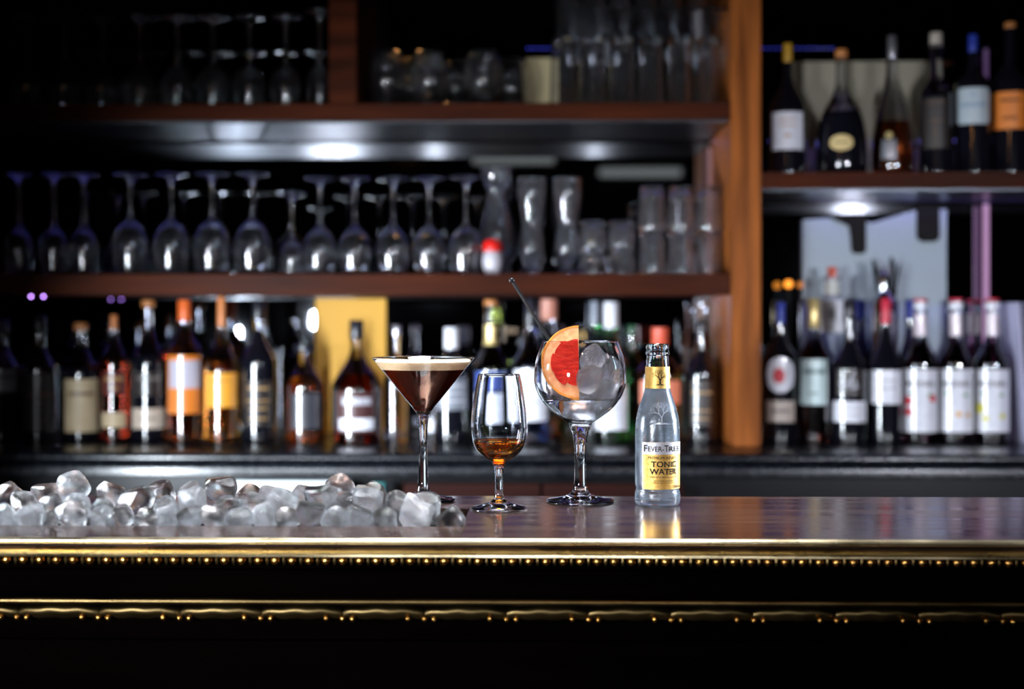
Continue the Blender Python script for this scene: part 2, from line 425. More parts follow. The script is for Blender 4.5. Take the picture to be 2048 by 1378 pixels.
# acanthus frieze
def leaf_mesh():
    bm = bmesh.new(); L = 0.078; nx, nz = 24, 5
    g = []
    for i in range(nx+1):
        t = i/nx; x = (t-0.5)*L
        top = 0.0035*math.sin(PI*t)**0.7*(1 if t < 0.5 else 1)+0.0005*math.sin(6*PI*t)
        hgt = 0.010+0.004*math.sin(PI*t)
        row = []
        for j in range(nz+1):
            s = j/nz
            y = -0.0085*math.sin(PI*min(1, s*1.0))*(0.35+0.65*math.sin(PI*t)**0.6)
            row.append(bm.verts.new((x, y, top-hgt*s)))
        g.append(row)
    for i in range(nx):
        for j in range(nz):
            bm.faces.new((g[i][j], g[i+1][j], g[i+1][j+1], g[i][j+1]))
    return bm_mesh('acanthus_leaf', bm, True, 60)
leaf_me = leaf_mesh(); leaf_me.materials.append(M_darkbrass)
berry_me = lathe('berry', smooth_profile([(0, -0.0030), (0.0023, -0.002), (0.0030, 0), (0.0023, 0.002), (0, 0.0030)], 2), 10); berry_me.materials.append(M_glintbrass)
lp = at(1165, 0, YF)[0].x-at(1000, 0, YF)[0].x
xl = at(112, 0, YF)[0].x-lp
for i in range(15):
    link('acanthus_leaf', leaf_me, M_brass, bar, (xl+i*lp, 0.0125, T-0.0690), (math.radians(-18), 0, 0))
    for dx, dz in ((0.5, -0.0030), (0.62, -0.0036), (0.30, -0.0022)):
        link('berry', berry_me, M_brass, bar, (xl+(i+dx)*lp, 0.0045, T-0.0765+dz*0.4))

# ---------------------------------------------------------------- back bar counter and shelving
YS = 2.887          # front plane of shelves
YM = 3.225          # mirror
CT2 = 1.046         # back counter top
ZA0, ZA1 = at(700, 590, YS)[0].z, at(700, 548, YS)[0].z
ZB0, ZB1 = at(700, 240, YS)[0].z, at(700, 207, YS)[0].z
ZC0, ZC1 = at(1750, 376, YS)[0].z, at(1750, 344, YS)[0].z
ZD = at(1260, 34, 3.0)[0].z
PX0, PX1 = at(1462, 0, YS)[0].x, at(1522, 0, YS)[0].x
UX0, UX1 = at(658, 0, YS)[0].x, at(714, 0, YS)[0].x
bc = thing('back_counter', 'black stone back counter with stepped edge under the bottle shelves', 'counter', (0, 2.74, 0))
def bb(name, a, b, m, bevel=0.0, label=None, par=None, Y=2.74):
    return link(name, box_mesh(name, (a[0], a[1]-Y, a[2]), (b[0], b[1]-Y, b[2]), bevel), m, par or bc, label=label)
def slab(name, xa, xb, y0, z0, z1, r, m, par, Y):
    pts = [(3.24-Y, z1)]
    for k in range(7):
        a = PI/2*k/6
        pts.append((y0-Y+r-r*math.sin(a), z1-r+r*math.cos(a)))
    pts += [(y0-Y, z0+0.002), (y0-Y+0.002, z0), (3.24-Y, z0)]
    n = len(pts); verts = [(xa, p[0], p[1]) for p in pts]+[(xb, p[0], p[1]) for p in pts]
    faces = [(i, (i+1) % n, n+(i+1) % n, n+i) for i in range(n)]+[tuple(range(n))[::-1], tuple(range(n, 2*n))]
    me = mesh(name, verts, faces); bm = bmesh.new(); bm.from_mesh(me); bmesh.ops.recalc_face_normals(bm, faces=bm.faces); bm.to_mesh(me); bm.free()
    me.shade_smooth(); me.set_sharp_from_angle(angle=math.radians(45))
    return link(name, me, m, par)
xj = at(512, 0, 2.74)[0].x
slab('worktop', -2.2, xj-0.001, 2.74, CT2-0.014, CT2, 0.010, M_granite, bc, 2.74)
slab('worktop', xj+0.001, 2.2, 2.74, CT2-0.014, CT2, 0.010, M_granite, bc, 2.74)
slab('lower_ledge', -2.2, xj-0.001, 2.738, CT2-0.044, CT2-0.018, 0.014, M_granite, bc, 2.74)
slab('lower_ledge', xj+0.001, 2.2, 2.738, CT2-0.044, CT2-0.018, 0.014, M_granite, bc, 2.74)
M_red = add_noise(mat('red_brown_door', (0.16, 0.035, 0.02), 0.6, spec=0.1), (3, 3, 20), 4, ((0.018, 0.004, 0.003), (0.036, 0.009, 0.006)))
x0, x1 = at(800, 0, 2.78)[0].x, at(1368, 0, 2.78)[0].x
bb('cabinet_body', (-2.2, 2.80, 0.02), (2.2, 3.22, CT2-0.045), M_black)
bb('cabinet_door', (x0, 2.775, 0.10), ((x0+x1)/2-0.002, 2.80, CT2-0.062), M_red, 0.002, 'red brown cabinet door')
bb('cabinet_door', ((x0+x1)/2+0.002, 2.775, 0.10), (x1, 2.80, CT2-0.062), M_red, 0.002, 'red brown cabinet door')
fz = thing('fridge', 'white under-counter fridge seen as a pale strip behind the ice', 'fridge', (at(560, 0, 2.72)[0].x, 2.72, 0))
x0, x1 = at(455, 0, 2.72)[0].x, at(700, 0, 2.72)[0].x; xc = fz.location.x
zt = at(560, 963, 2.72)[0].z
link('door', box_mesh('door', (x0-xc, 0.0, 0.10), (x1-xc, 0.03, zt), 0.004), paint('fridge_white', (0.55, 0.60, 0.62)), fz)
link('body', box_mesh('body', (x0-xc+.004, 0.032, 0.02), (x1-xc-.004, 0.07, zt-.003), 0.003), paint('fridge_white', (0.55, 0.60, 0.62)), fz)
link('handle', box_mesh('handle', (x0-xc+.02, -0.02, 0.80), (x0-xc+.035, 0.0, 0.93), 0.003), M_steel, fz)
p, d = at(755, 978, 2.72)
tb = thing('storage_tub', 'small teal tub just right of the white fridge strip', 'tub', (p.x, 2.745, 0.0))
link('tub_body', lathe('tub_body', [(0, 0.0), (0.010, 0.0), (0.013, at(755, 970, 2.74)[0].z), (0.0, at(755, 970, 2.74)[0].z)], 24, sq=5), paint('teal', (0.03, 0.16, 0.16)), tb)
link('lid', lathe('lid', [(0, at(755, 969.5, 2.74)[0].z), (0.0145, at(755, 969.5, 2.74)[0].z), (0.0145, at(755, 965, 2.74)[0].z), (0, at(755, 964, 2.74)[0].z)], 24, sq=5), paint('teal', (0.03, 0.16, 0.16)), tb)

sh = thing('back_bar_shelving', 'dark red wooden back bar shelving with smoked mirror behind the bottles', 'shelving', (0, YS, CT2))
def sb(name, a, b, m, bevel=0.0015, label=None):
    return link(name, box_mesh(name, (a[0], a[1]-YS, a[2]-CT2), (b[0], b[1]-YS, b[2]-CT2), bevel), m, sh, label=label)
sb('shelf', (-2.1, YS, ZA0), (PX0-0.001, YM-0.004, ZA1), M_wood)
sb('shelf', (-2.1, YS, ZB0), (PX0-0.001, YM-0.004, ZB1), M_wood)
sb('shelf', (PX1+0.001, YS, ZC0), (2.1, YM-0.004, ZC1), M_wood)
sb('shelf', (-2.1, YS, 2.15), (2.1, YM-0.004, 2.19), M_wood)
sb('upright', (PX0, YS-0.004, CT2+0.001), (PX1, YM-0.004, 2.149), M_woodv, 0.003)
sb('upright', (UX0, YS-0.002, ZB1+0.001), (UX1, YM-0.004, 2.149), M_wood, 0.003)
sb('underside_panel', (-2.0, YS+0.012, ZB0-0.004), (PX0-0.004, YM-0.03, ZB0-0.001), M_steel, 0, 'glossy steel sheet under the upper shelf')
sb('underside_panel', (PX1+0.004, YS+0.012, ZC0-0.004), (2.0, YM-0.03, ZC0-0.001), M_steel, 0, 'glossy steel sheet under the right shelf')
sb('mirror', (-2.1, YM, CT2+0.001), (2.1, YM+0.006, 2.19), M_mirror, 0, 'smoked mirror backing')
sb('glass_shelf', (at(1113, 0, 3.0)[0].x, YS+0.02, ZD-0.006), (PX0-0.003, YM-0.006, ZD), M_bglass, 0, 'clear glass shelf')

# flat panels standing in for what the back mirror reflects
def reflection_card(name, label, cat, px0, py0, px1, py1, Y, m, th=0.004, zb=None, tilt=0.0):
    a, _ = at(px0, py1, Y); b, _ = at(px1, py0, Y)
    z0 = a.z if zb is None else zb
    cx = (a.x+b.x)/2; h = b.z-z0; wv = (b.x-a.x)/2
    o = link(name, box_mesh(name, (-wv, 0, 0), (wv, th, h), 0.001), m, None, (cx, Y, z0))
    o.rotation_euler.x = tilt
    return tag(o, label, cat)
M_yel = paint('yellow_reflection', (0.56, 0.28, 0.010), 0.6)
M_cream = paint('cream_reflection', (0.82, 0.70, 0.38), 0.6)
reflection_card('yellow_reflection', 'bright yellow panel standing in for a mirror reflection behind the short bottle with the dark cap', 'reflection panel', 630, 597, 772, 765, YM-0.012, M_yel, zb=CT2+0.0005)
reflection_card('cream_reflection', 'cream panel standing in for a mirror reflection between the two groups of glasses on the top shelf', 'reflection panel', 1052, 116, 1112, 200, YM-0.012, M_cream, zb=ZB1+0.0005)
reflection_card('broad_cream_reflection', 'large cream panel standing in for a mirror reflection behind the bottles of the upper right shelf', 'reflection_board', 1580, 122, 1858, 330, YM-0.012, paint('broad_cream_reflection', (0.34, 0.31, 0.22), 0.6), zb=ZC1+0.0005)
# pale panel and black shapes standing in for a mirror reflection, right bay
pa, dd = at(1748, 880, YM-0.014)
gb = thing('pale_reflection', 'pale grey blue panel with two rounded black shapes, standing in for a mirror reflection in the right bay', 'reflection_board', (pa.x, YM-0.014, CT2+0.0005))
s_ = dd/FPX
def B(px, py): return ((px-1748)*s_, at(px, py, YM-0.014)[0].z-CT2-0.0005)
def prism(name, pts, y0, y1, m, parent, label=None):
    bm = bmesh.new()
    f = [bm.verts.new((p[0], y0, p[1])) for p in pts]; g = [bm.verts.new((p[0], y1, p[1])) for p in pts]
    bm.faces.new(f); bm.faces.new(g[::-1])
    n = len(pts)
    for i in range(n): bm.faces.new((f[i], f[(i+1) % n], g[(i+1) % n], g[i]))
    return link(name, bm_mesh(name, bm), m, parent, label=label)
def rr(px0, py0, px1, py1, r=14):
    out = []
    for cx, cy_, a0 in ((px1-r, py1-r, 0), (px0+r, py1-r, 90)):
        for k in range(6):
            a = math.radians(a0+90*k/5); out.append(B(cx+r*math.cos(a), cy_+r*math.sin(a)))
    return out
prism('reflection_panel', [(B(1606, 0)[0], 0), (B(1892, 0)[0], 0), B(1892, 418), B(1826, 422), B(1745, 446), B(1660, 436), B(1606, 440)], 0.0, 0.006, paint('pale_reflection', (0.42, 0.50, 0.55), 0.6), gb)
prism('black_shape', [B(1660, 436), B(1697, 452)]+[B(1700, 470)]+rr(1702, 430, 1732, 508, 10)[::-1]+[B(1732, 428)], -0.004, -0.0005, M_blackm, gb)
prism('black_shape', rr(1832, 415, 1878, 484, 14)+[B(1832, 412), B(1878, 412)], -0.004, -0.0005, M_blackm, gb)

# ---------------------------------------------------------------- generic bottle
def zpx(py, d): return CZ+(HOR-py)*d/FPX
def print_rows(parent, R, rows, m, flat=1.0, seed=1):
    """little blocks in rows, lettering too small to read; rows: (z, height, halfangle, cen)"""
    rnd = random.Random(seed)
    verts = []; faces = []
    for (z, h, ha, cen) in rows:
        a = cen-ha
        while a < cen+ha:
            wd = rnd.uniform(0.05, 0.10)
            b = min(a+wd, cen+ha); r = R+0.0009
            n = len(verts)
            for aa, zz in ((a, z-h/2), (b, z-h/2), (b, z+h/2), (a, z+h/2)):
                verts.append((r*math.sin(aa), -r*math.cos(aa)*flat, zz))
            faces.append((n, n+1, n+2, n+3)); a = b+rnd.uniform(0.025, 0.05)
    link('print', mesh('print', verts, faces, False), m, parent)['kind'] = 'stuff'
def bottle(name, label, cx, hw, ytop, yneck, ysh, nhw, Y, zb, body, neck=None, fill=None, cap=None, labels=(), group=None,
           sq=None, flat=1.0, flare=None, cat='bottle', rot=0.0, lip=True):
    """measured in photograph pixels: cx, body half width, top row, row of the neck root, row of the shoulder;
    cap = (material, row of its lower edge, half width); labels = (material, row top, row bottom, half angle, centre angle, opts)"""
    p, d = at(cx, 600, Y); s = d/FPX
    zb += 0.0006
    t = thing(name, label, cat, (p.x, Y, zb), rot-math.atan2(p.x, Y)*1.0*0+0.0, group)
    t.rotation_euler.z = -math.atan2(-p.x, Y)*-1 + rot   # faces the room squarely enough; labels turned to the camera
    R = hw*s; rn = nhw*s
    zt, zn, zs = (zpx(q, d)-zb for q in (ytop, yneck, ysh))
    capz = zpx(cap[1], d)-zb if cap else zt
    gt = capz+0.004 if cap else zt
    if flare:   # decanter: widest low
        base = [(0, 0.003), (R*0.75, 0.001), (R*0.92, 0.004), (R, zs*0.30), (R*0.97, zs*0.6), (R*0.80, zs)]
    else:
        base = [(0, 0.004), (R*0.80, 0.001), (R*0.93, 0.0005), (R*0.99, 0.005), (R, 0.012), (R, zs*0.5), (R, zs*0.93), (R*0.985, zs)]
    m_ = zn-zs
    rb = R*0.80 if flare else R
    sh_ = [(rb+(rn-rb)*0.22, zs+m_*0.22), (rb+(rn-rb)*0.60, zs+m_*0.50), (rb+(rn-rb)*0.90, zs+m_*0.80), (rn*1.03, zn), (rn*0.98, zn+(gt-zn)*0.5), (rn*0.97, gt-0.008)]
    top = [(rn*1.12, gt-0.007), (rn*1.12, gt-0.001), (rn*0.9, gt), (0, gt)]
    prof = smooth_profile(base+sh_, 4)+top
    seg = 32
    zf = (zpx(fill, d)-zb) if fill else None
    if neck and zf:
        k = min(range(len(prof)), key=lambda i: abs(prof[i][1]-zf) if prof[i][0] > 0.001 else 9)
        link('bottle_body', lathe('bottle_body', prof[:k+1], seg, sq, flat), body, t)
        link('neck', lathe('neck', prof[k:], seg, None if sq is None else sq, flat), neck, t)
    else:
        link('bottle_body', lathe('bottle_body', prof, seg, sq, flat), body, t)
    if cap:
        cw = cap[2]*s
        link('cap', lathe('cap', [(0, zt), (cw*0.92, zt), (cw, zt-0.0015), (cw, capz+0.001), (cw*0.97, capz), (0, capz)], 24), cap[0], t)
    def Rf(z):
        best = R
        for q0, q1 in zip(prof, prof[1:]):
            if q0[1] <= z <= q1[1] and q1[1] > q0[1]:
                best = q0[0]+(q1[0]-q0[0])*(z-q0[1])/(q1[1]-q0[1])
        return best
    for lab in labels:
        lm, y0, y1, half, cen = lab[:5]; opt = lab[5] if len(lab) > 5 else {}
        z0, z1 = zpx(y1, d)-zb, zpx(y0, d)-zb
        nm = opt.get('name', 'label')
        lo = link(nm, patch(nm, R, z0, z1, half, cen, n=16, sq=sq, flat=flat, oval=opt.get('oval', False), corner=opt.get('corner', 0.0),
                            rows=6, Rf=Rf, thick=opt.get('thick', 0.0003)), lm, t)
        if opt.get('print'):
            print_rows(lo, R*(1/(1)) , [(zpx(y, d)-zb, h*s, ha, cen) for (y, h, ha) in opt['print']], opt.get('ink', M_blackm), flat, int(cx))
        if opt.get('scrawl'):
            pts = [(-15, -6), (-18, 4), (-10, 10), (-4, 2), (-8, -8), (-15, -4), (-2, 4), (6, 20), (10, 28), (4, 12), (0, -4), (6, -8), (14, 0), (10, 8), (2, 2), (12, -6), (20, -2)]
            q = [Vector(wrap([(x*s, y*s)], R, cen, zpx(768, d)-zb, 0.0012)[0]) for x, y in smooth_profile([(x+30, y) for x, y in pts], 4) for x in (x-30,)]
            link('scrawl', tube_mesh('scrawl', q, 0.0011, 5), opt['ink'], lo)
        if opt.get('text'):
            tx, ty, th, tw = opt['text']
            letter('lettering', tx, R, cen, zpx(ty, d)-zb, tw*s, th*s, opt.get('ink', M_blackm), lo, 0.0009, 0.01)
    return t
W = lambda n, c, r=0.4: paint(n, c, r)
paper = add_noise(mat('white_label', (0.72, 0.72, 0.78), 0.32, coat=1.0), (60, 60, 60), 3, ((0.66, 0.66, 0.74), (0.78, 0.78, 0.84)))
parch = add_noise(mat('parchment_label', (0.5, 0.38, 0.24), 0.5), (40, 40, 15), 4, ((0.42, 0.31, 0.18), (0.60, 0.46, 0.29)))
orange = W('orange_label', (0.72, 0.20, 0.025)); amberl = W('amber_label', (0.75, 0.32, 0.03))
lav = W('lavender_label', (0.48, 0.44, 0.52)); pink = W('salmon_label', (0.62, 0.17, 0.09))
cork = W('cork_cap', (0.45, 0.17, 0.05)); ocap = W('orange_capsule', (0.75, 0.13, 0.02)); blackc = W('black_cap', (0.01, 0.01, 0.015), 0.3)
gcap = mat('gold_capsule', (0.75, 0.58, 0.25), 0.3, 0.6); wcap = W('white_capsule', (0.7, 0.7, 0.76), 0.35); rcap = W('red_capsule', (0.55, 0.02, 0.05), 0.35)
ycap = W('yellow_capsule', (0.55, 0.30, 0.03), 0.4); scap = mat('silver_capsule', (0.6, 0.6, 0.66), 0.25, 0.9); dimgold = W('gold_print', (0.5, 0.3, 0.12))
g_dark = mat('black_bottle_glass', (0.004, 0.004, 0.007), 0.06, spec=0.3, coat=1.0)
g_brown = tint('brown_spirit', (0.35, 0.07, 0.015)); g_amber = tint('amber_spirit', (0.85, 0.32, 0.05)); g_red = tint('deep_red_spirit', (0.13, 0.012, 0.004))
g_clear = tint('clear_bottle_glass', (0.90, 0.92, 1.0)); g_green = tint('green_bottle_glass', (0.06, 0.32, 0.08)); g_blue = tint('blue_bottle_glass', (0.03, 0.04, 0.16))
g_olive = tint('olive_bottle_glass', (0.04, 0.05, 0.008)); g_syrup = tint('dark_syrup', (0.10, 0.03, 0.06))
green_ink = W('green_ink', (0.03, 0.25, 0.06)); red_ink = W('red_ink', (0.6, 0.02, 0.04)); silver_ink = W('silver_ink', (0.55, 0.55, 0.62))
yel_ink = W('yellow_ink', (0.6, 0.55, 0.08))
YC = 3.0
LG = 'spirit bottles on the back counter'
bottle('whisky_bottle', 'dark bottle cut by the left edge of the picture, lowest shelf', 3, 34, 640, 690, 735, 11, YC, CT2, g_dark, cap=(blackc, 668, 13),
       labels=[(W('dim_grey_label', (0.2, 0.2, 0.24)), 738, 782, 1.0, 0.0, {'print': [(752, 6, 0.7)]})], group=LG)
bottle('whisky_bottle', 'nearly black bottle with faint brown lettering, left of the parchment label bottle', 78, 34, 632, 690, 735, 11, YC, CT2, g_dark, cap=(blackc, 665, 13),
       labels=[(W('black_label', (0.02, 0.014, 0.012)), 745, 860, 1.0, 0.0, {'print': [(787, 7, 0.7), (803, 5, 0.35), (840, 4, 0.3)], 'ink': W('brown_ink', (0.10, 0.05, 0.03))})], group=LG)
bottle('whisky_bottle', 'squat bottle with a large plain parchment label and cork stopper', 162, 36, 646, 690, 742, 12, YC, CT2, g_dark, g_clear, 735, (cork, 660, 14),
       labels=[(parch, 757, 862, 1.02, 0.0, {'print': [(786, 8, 0.75)], 'ink': W('brown_ink', (0.10, 0.05, 0.03))})], group=LG)
bottle('whisky_bottle', 'red amber bottle with thin copper neck and small low label, right of parchment label', 228, 29, 630, 668, 725, 8, YC, CT2, g_red, g_clear, 720, (W('copper_cap', (0.6, 0.2, 0.06)), 660, 7),
       labels=[(parch, 824, 853, 0.9, 0.0), (W('maroon_label', (0.10, 0.012, 0.008)), 742, 788, 0.9, 0.0, {'print': [(757, 8, 0.6), (775, 5, 0.3)], 'ink': dimgold})], group=LG)
bottle('whisky_bottle', 'black bottle with cork top and beige strip label at its foot', 297, 34.5, 600, 652, 722, 9, YC, CT2, g_dark, g_clear, 712, (cork, 614, 14),
       labels=[(W('beige_label', (0.52, 0.42, 0.34)), 815, 855, 1.1, 0.0, {'print': [(835, 3, 0.5)]}), (W('black_label', (0.02, 0.014, 0.012)), 742, 790, 0.9, 0.0, {'print': [(756, 7, 0.7)], 'ink': W('grey_ink', (0.16, 0.14, 0.13))})], group=LG)
bottle('whisky_bottle', 'tall bottle with bright orange capsule and orange label round a lilac panel', 369, 36, 600, 655, 705, 12, YC, CT2, g_brown, g_clear, 700, (ocap, 643, 13),
       labels=[(orange, 710, 825, 1.08, 0.0), (lav, 720, 775, 0.92, 0.0, {'thick': 0.0008, 'print': [(748, 4, 0.6), (765, 3, 0.4)]})], group=LG)
bottle('whisky_bottle', 'bottle with thin orange neck and plain amber yellow label', 443, 35, 594, 660, 735, 8, YC, CT2, g_amber, g_clear, 728, (W('copper_cap', (0.6, 0.2, 0.06)), 655, 8),
       labels=[(amberl, 745, 813, 1.05, 0.0, {'print': [(760, 5, 0.5)], 'ink': W('tan_ink', (0.5, 0.2, 0.03))})], group=LG)
bottle('whisky_bottle', 'tall black bottle without label showing a beaded bright streak', 517, 35, 602, 660, 722, 9, YC, CT2, g_dark, g_clear, 660, (blackc, 640, 12),
       labels=[(W('black_label', (0.02, 0.014, 0.012)), 760, 850, 0.9, 0.0, {'print': [(775, 5, 0.6), (800, 3, 0.7), (815, 3, 0.5), (835, 3, 0.5)], 'ink': dimgold})], group=LG)
bottle('liqueur_bottle', 'short round bottle with black stopper left of the yellow reflection panel, one broad white streak', 610, 40, 690, 718, 770, 13, YC, CT2, g_brown, g_clear, 765, (blackc, 704, 22),
       labels=[(W('dark_label', (0.03, 0.03, 0.04)), 785, 855, 0.8, 0.1)], group=LG)
bottle('brandy_bottle', 'wide shouldered amber brandy bottle with dark cap in front of the yellow reflection panel', 713, 50, 640, 695, 772, 11, YC-0.02, CT2, g_red, g_clear, 752, (blackc, 678, 14),
       labels=[(W('wine_label', (0.06, 0.02, 0.02)), 782, 862, 0.85, 0.0, {'print': [(800, 14, 0.6)], 'ink': silver_ink}), (paper, 834, 856, 0.72, 0.0, {'thick': 0.0008})], group=LG)
bottle('spirit_bottle', 'slim clear bottle left of the martini glass bowl', 793, 26, 650, 705, 760, 8, YC, CT2, g_clear, None, None, (scap, 672, 9), group=LG)
bottle('spirit_bottle', 'dark bottle with pale capsule and grey lettered label, right of the martini glass', 903, 36, 655, 700, 742, 12, YC, CT2, g_dark, None, None, (wcap, 697, 15),
       labels=[(W('grey_label', (0.16, 0.17, 0.20)), 755, 818, 1.0, 0.0, {'print': [(770, 5, 0.8), (785, 4, 0.7), (800, 4, 0.8)], 'ink': silver_ink})], group=LG)
bottle('wine_bottle', 'olive bottle with orange cap and flecks of gold foil on its neck', 982, 36, 600, 680, 735, 13, YC, CT2, g_olive, None, None, (cork, 613, 14),
       labels=[(gcap, 650, 690, 2.0, 0.0, {'name': 'neck_foil'}), (W('blue_label', (0.03, 0.06, 0.25)), 742, 780, 1.0, 0.0), (paper, 785, 845, 1.0, 0.0)], group=LG)
bottle('wine_bottle', 'dark bottle with big white label seen between the two middle glasses', 1062, 38, 596, 670, 730, 12, YC, CT2, g_blue, None, None, (blackc, 655, 13),
       labels=[(paper, 738, 840, 1.05, 0.0, {'print': [(765, 4, 0.6), (800, 3, 0.4)], 'ink': W('grey_ink', (0.16, 0.14, 0.13))})], group=LG)
bottle('spirit_bottle', 'bottle with pinkish copper capsule behind the tip of the grapefruit slice', 1098, 30, 598, 660, 720, 15, YC+0.11, CT2, g_brown, g_clear, 720, (W('pink_capsule', (0.5, 0.2, 0.14)), 640, 17), group=LG)
bottle('wine_bottle', 'green bottle behind with grey capsule, left of the white capped bottle', 1190, 36, 603, 665, 725, 9, YC+0.10, CT2, g_green, None, None, (W('grey_capsule', (0.25, 0.27, 0.32)), 650, 9), group=LG)
bottle('wine_bottle', 'green bottle with white capsule and large white label behind the balloon glass', 1222, 37, 604, 672, 730, 13, YC, CT2, g_green, None, None, (wcap, 656, 15),
       labels=[(paper, 770, 858, 1.05, 0.0, {'print': [(790, 3, 0.6), (815, 3, 0.5)], 'ink': W('grey_ink', (0.16, 0.14, 0.13))})], group=LG)
bottle('wine_bottle', 'dark green bottle with thin neck just left of the tonic bottle mouth', 1264, 33, 650, 700, 745, 10, YC+0.10, CT2, g_green, None, None, (W('dark_green_cap', (0.01, 0.06, 0.02)), 668, 10), group=LG)
bottle('liqueur_bottle', 'broad square bottle with salmon orange label and red stopper behind the tonic bottle', 1320, 52, 655, 705, 745, 13, YC, CT2, g_brown, None, None, (W('red_stopper', (0.7, 0.10, 0.05)), 690, 17),
       labels=[(pink, 760, 806, 0.85, 0.0, {'print': [(784, 5, 0.4)], 'ink': W('dark_red_ink', (0.2, 0.03, 0.02))})], group=LG, flat=0.7)
bottle('spirit_bottle', 'dark bottle with thin gold lettering beside the wide wooden upright', 1404, 31, 640, 700, 745, 10, YC, CT2, g_dark, None, None, (blackc, 668, 11),
       labels=[(W('black_label', (0.02, 0.014, 0.012)), 762, 850, 0.95, 0.0, {'print': [(784, 4, 0.7), (820, 3, 0.6), (835, 3, 0.5)], 'ink': dimgold})], group=LG)
bottle('spirit_bottle', 'clear tall bottle at the very right of the middle bay, back row', 1406, 20, 601, 640, 700, 9, YC+0.09, CT2, g_clear, None, None, (scap, 614, 10), group=LG)
# right bay, counter level
RG = 'bottles on the counter of the right bay'
bottle('vermouth_bottle', 'black bottle with round white label holding a red mark, beside the upright', 1561, 33, 605, 670, 715, 10, YC, CT2, g_dark, None, None, (W('blue_cap', (0.02, 0.04, 0.3)), 650, 9),
       labels=[(paper, 713, 784, 0.95, 0.0, {'oval': True}), (red_ink, 735, 765, 0.35, -0.08, {'oval': True, 'thick': 0.0009}), (W('tan_label', (0.5, 0.42, 0.36)), 800, 842, 0.95, 0.0, {'print': [(820, 5, 0.6)]})], group=RG)
bottle('rum_bottle', 'bottle with gold capsule and pale mint label over dark pink spirit', 1628, 31, 597, 668, 716, 11, YC, CT2, g_red, g_clear, 700, (gcap, 656, 13),
       labels=[(W('mint_label', (0.50, 0.62, 0.62)), 718, 808, 0.98, 0.0, {'print': [(742, 9, 0.75), (785, 4, 0.3)], 'ink': W('teal_ink', (0.03, 0.07, 0.08))})], group=RG)
bottle('wine_bottle', 'black bottle with silver scrawl above a white strip label', 1699, 36, 600, 680, 735, 11, YC, CT2, g_dark, None, None, (blackc, 640, 12),
       labels=[(paper, 801, 842, 1.05, 0.0, {'print': [(815, 3, 0.6), (828, 3, 0.6)], 'ink': W('grey_ink', (0.16, 0.14, 0.13))}),
               (W('black_label', (0.02, 0.014, 0.012)), 738, 790, 0.8, 0.0, {'scrawl': True, 'ink': silver_ink})], group=RG)
bottle('wine_bottle', 'sloping black bottle with crimson capsule and grey white label', 1772, 33.5, 597, 655, 738, 9, YC, CT2, g_dark, None, None, (rcap, 650, 10),
       labels=[(paper, 740, 806, 1.05, 0.0, {'print': [(760, 3, 0.6), (775, 3, 0.6)], 'ink': W('grey_ink', (0.16, 0.14, 0.13))})], group=RG)
SG = 'syrup bottles with white fruit labels'
for cx, ink, lab, fr in ((1841, red_ink, 'syrup bottle with red berries on its white label', [(-0.75, 800, 9), (-0.7, 822, 8), (0.75, 795, 8)]),
                     (1912, W('orange_ink', (0.6, 0.3, 0.03)), 'syrup bottle between the berry and the lemon labelled ones, small orange mark on white', [(0.15, 826, 6), (0.7, 828, 5)]),
                     (1984, yel_ink, 'syrup bottle with yellow green fruit on its white label, beside the leaning menus', [(-0.7, 815, 11), (-0.35, 835, 7), (0.6, 830, 6)])):
    t = bottle('syrup_bottle', lab, cx, 34.5, 597, 672, 725, 13, YC, CT2, g_syrup, g_clear, 690, (rcap, 604, 14),
           labels=[(paper, 738, 862, 1.2, 0.0, {'text': ('MONIN', 766, 11, 56)}), (wcap, 605, 618, 3.13, 0.0, {'name': 'neck_band'}),
                   (W('pinkish_neck_label', (0.55, 0.46, 0.50)), 628, 672, 1.3, 0.0, {'name': 'neck_label'})]+
                  [(ink, y-r, y+r, r/36.0, a, {'oval': True, 'name': 'fruit_print', 'thick': 0.0009}) for a, y, r in fr]+
                  [(green_ink, 783+k*3, 788+k*3, 0.16, a, {'oval': True, 'name': 'leaf_print', 'thick': 0.0009}) for k, a in enumerate((-0.5, 0.55))], group=SG)
bottle('syrup_bottle', 'syrup bottle half hidden behind the right two white labelled ones, pink neck', 1948, 30, 599, 668, 720, 12, YC+0.11, CT2, g_syrup, g_clear, 690, (rcap, 607, 13),
       labels=[(W('pinkish_neck_label', (0.55, 0.46, 0.50)), 628, 668, 1.3, 0.0, {'name': 'neck_label'})], group=SG)
bottle('spirit_bottle', 'taller bottle behind with red cap and white upper label, left part of pale reflection panel', 1664, 30, 534, 590, 600, 15, YC+0.12, CT2, g_clear, None, None, (W('red_stopper', (0.7, 0.1, 0.05)), 556, 9),
       labels=[(wcap, 600, 665, 1.3, 0.0, {'print': [(628, 22, 0.2)]}), (W('cream_neck', (0.6, 0.6, 0.55)), 562, 590, 1.5, 0.0, {'name': 'neck_label'})], group=RG)
for cx, lab in ((1722, 'dark blue necked bottle behind and right of the silver scrawl bottle'), (1820, 'dark blue necked bottle behind and right of the crimson capsule')):
    bottle('spirit_bottle', lab, cx, 22, 600, 660, 720, 10, YC+0.11, CT2, g_dark, g_blue, 715, (W('blue_cap', (0.02, 0.04, 0.3)), 640, 10), group=RG)
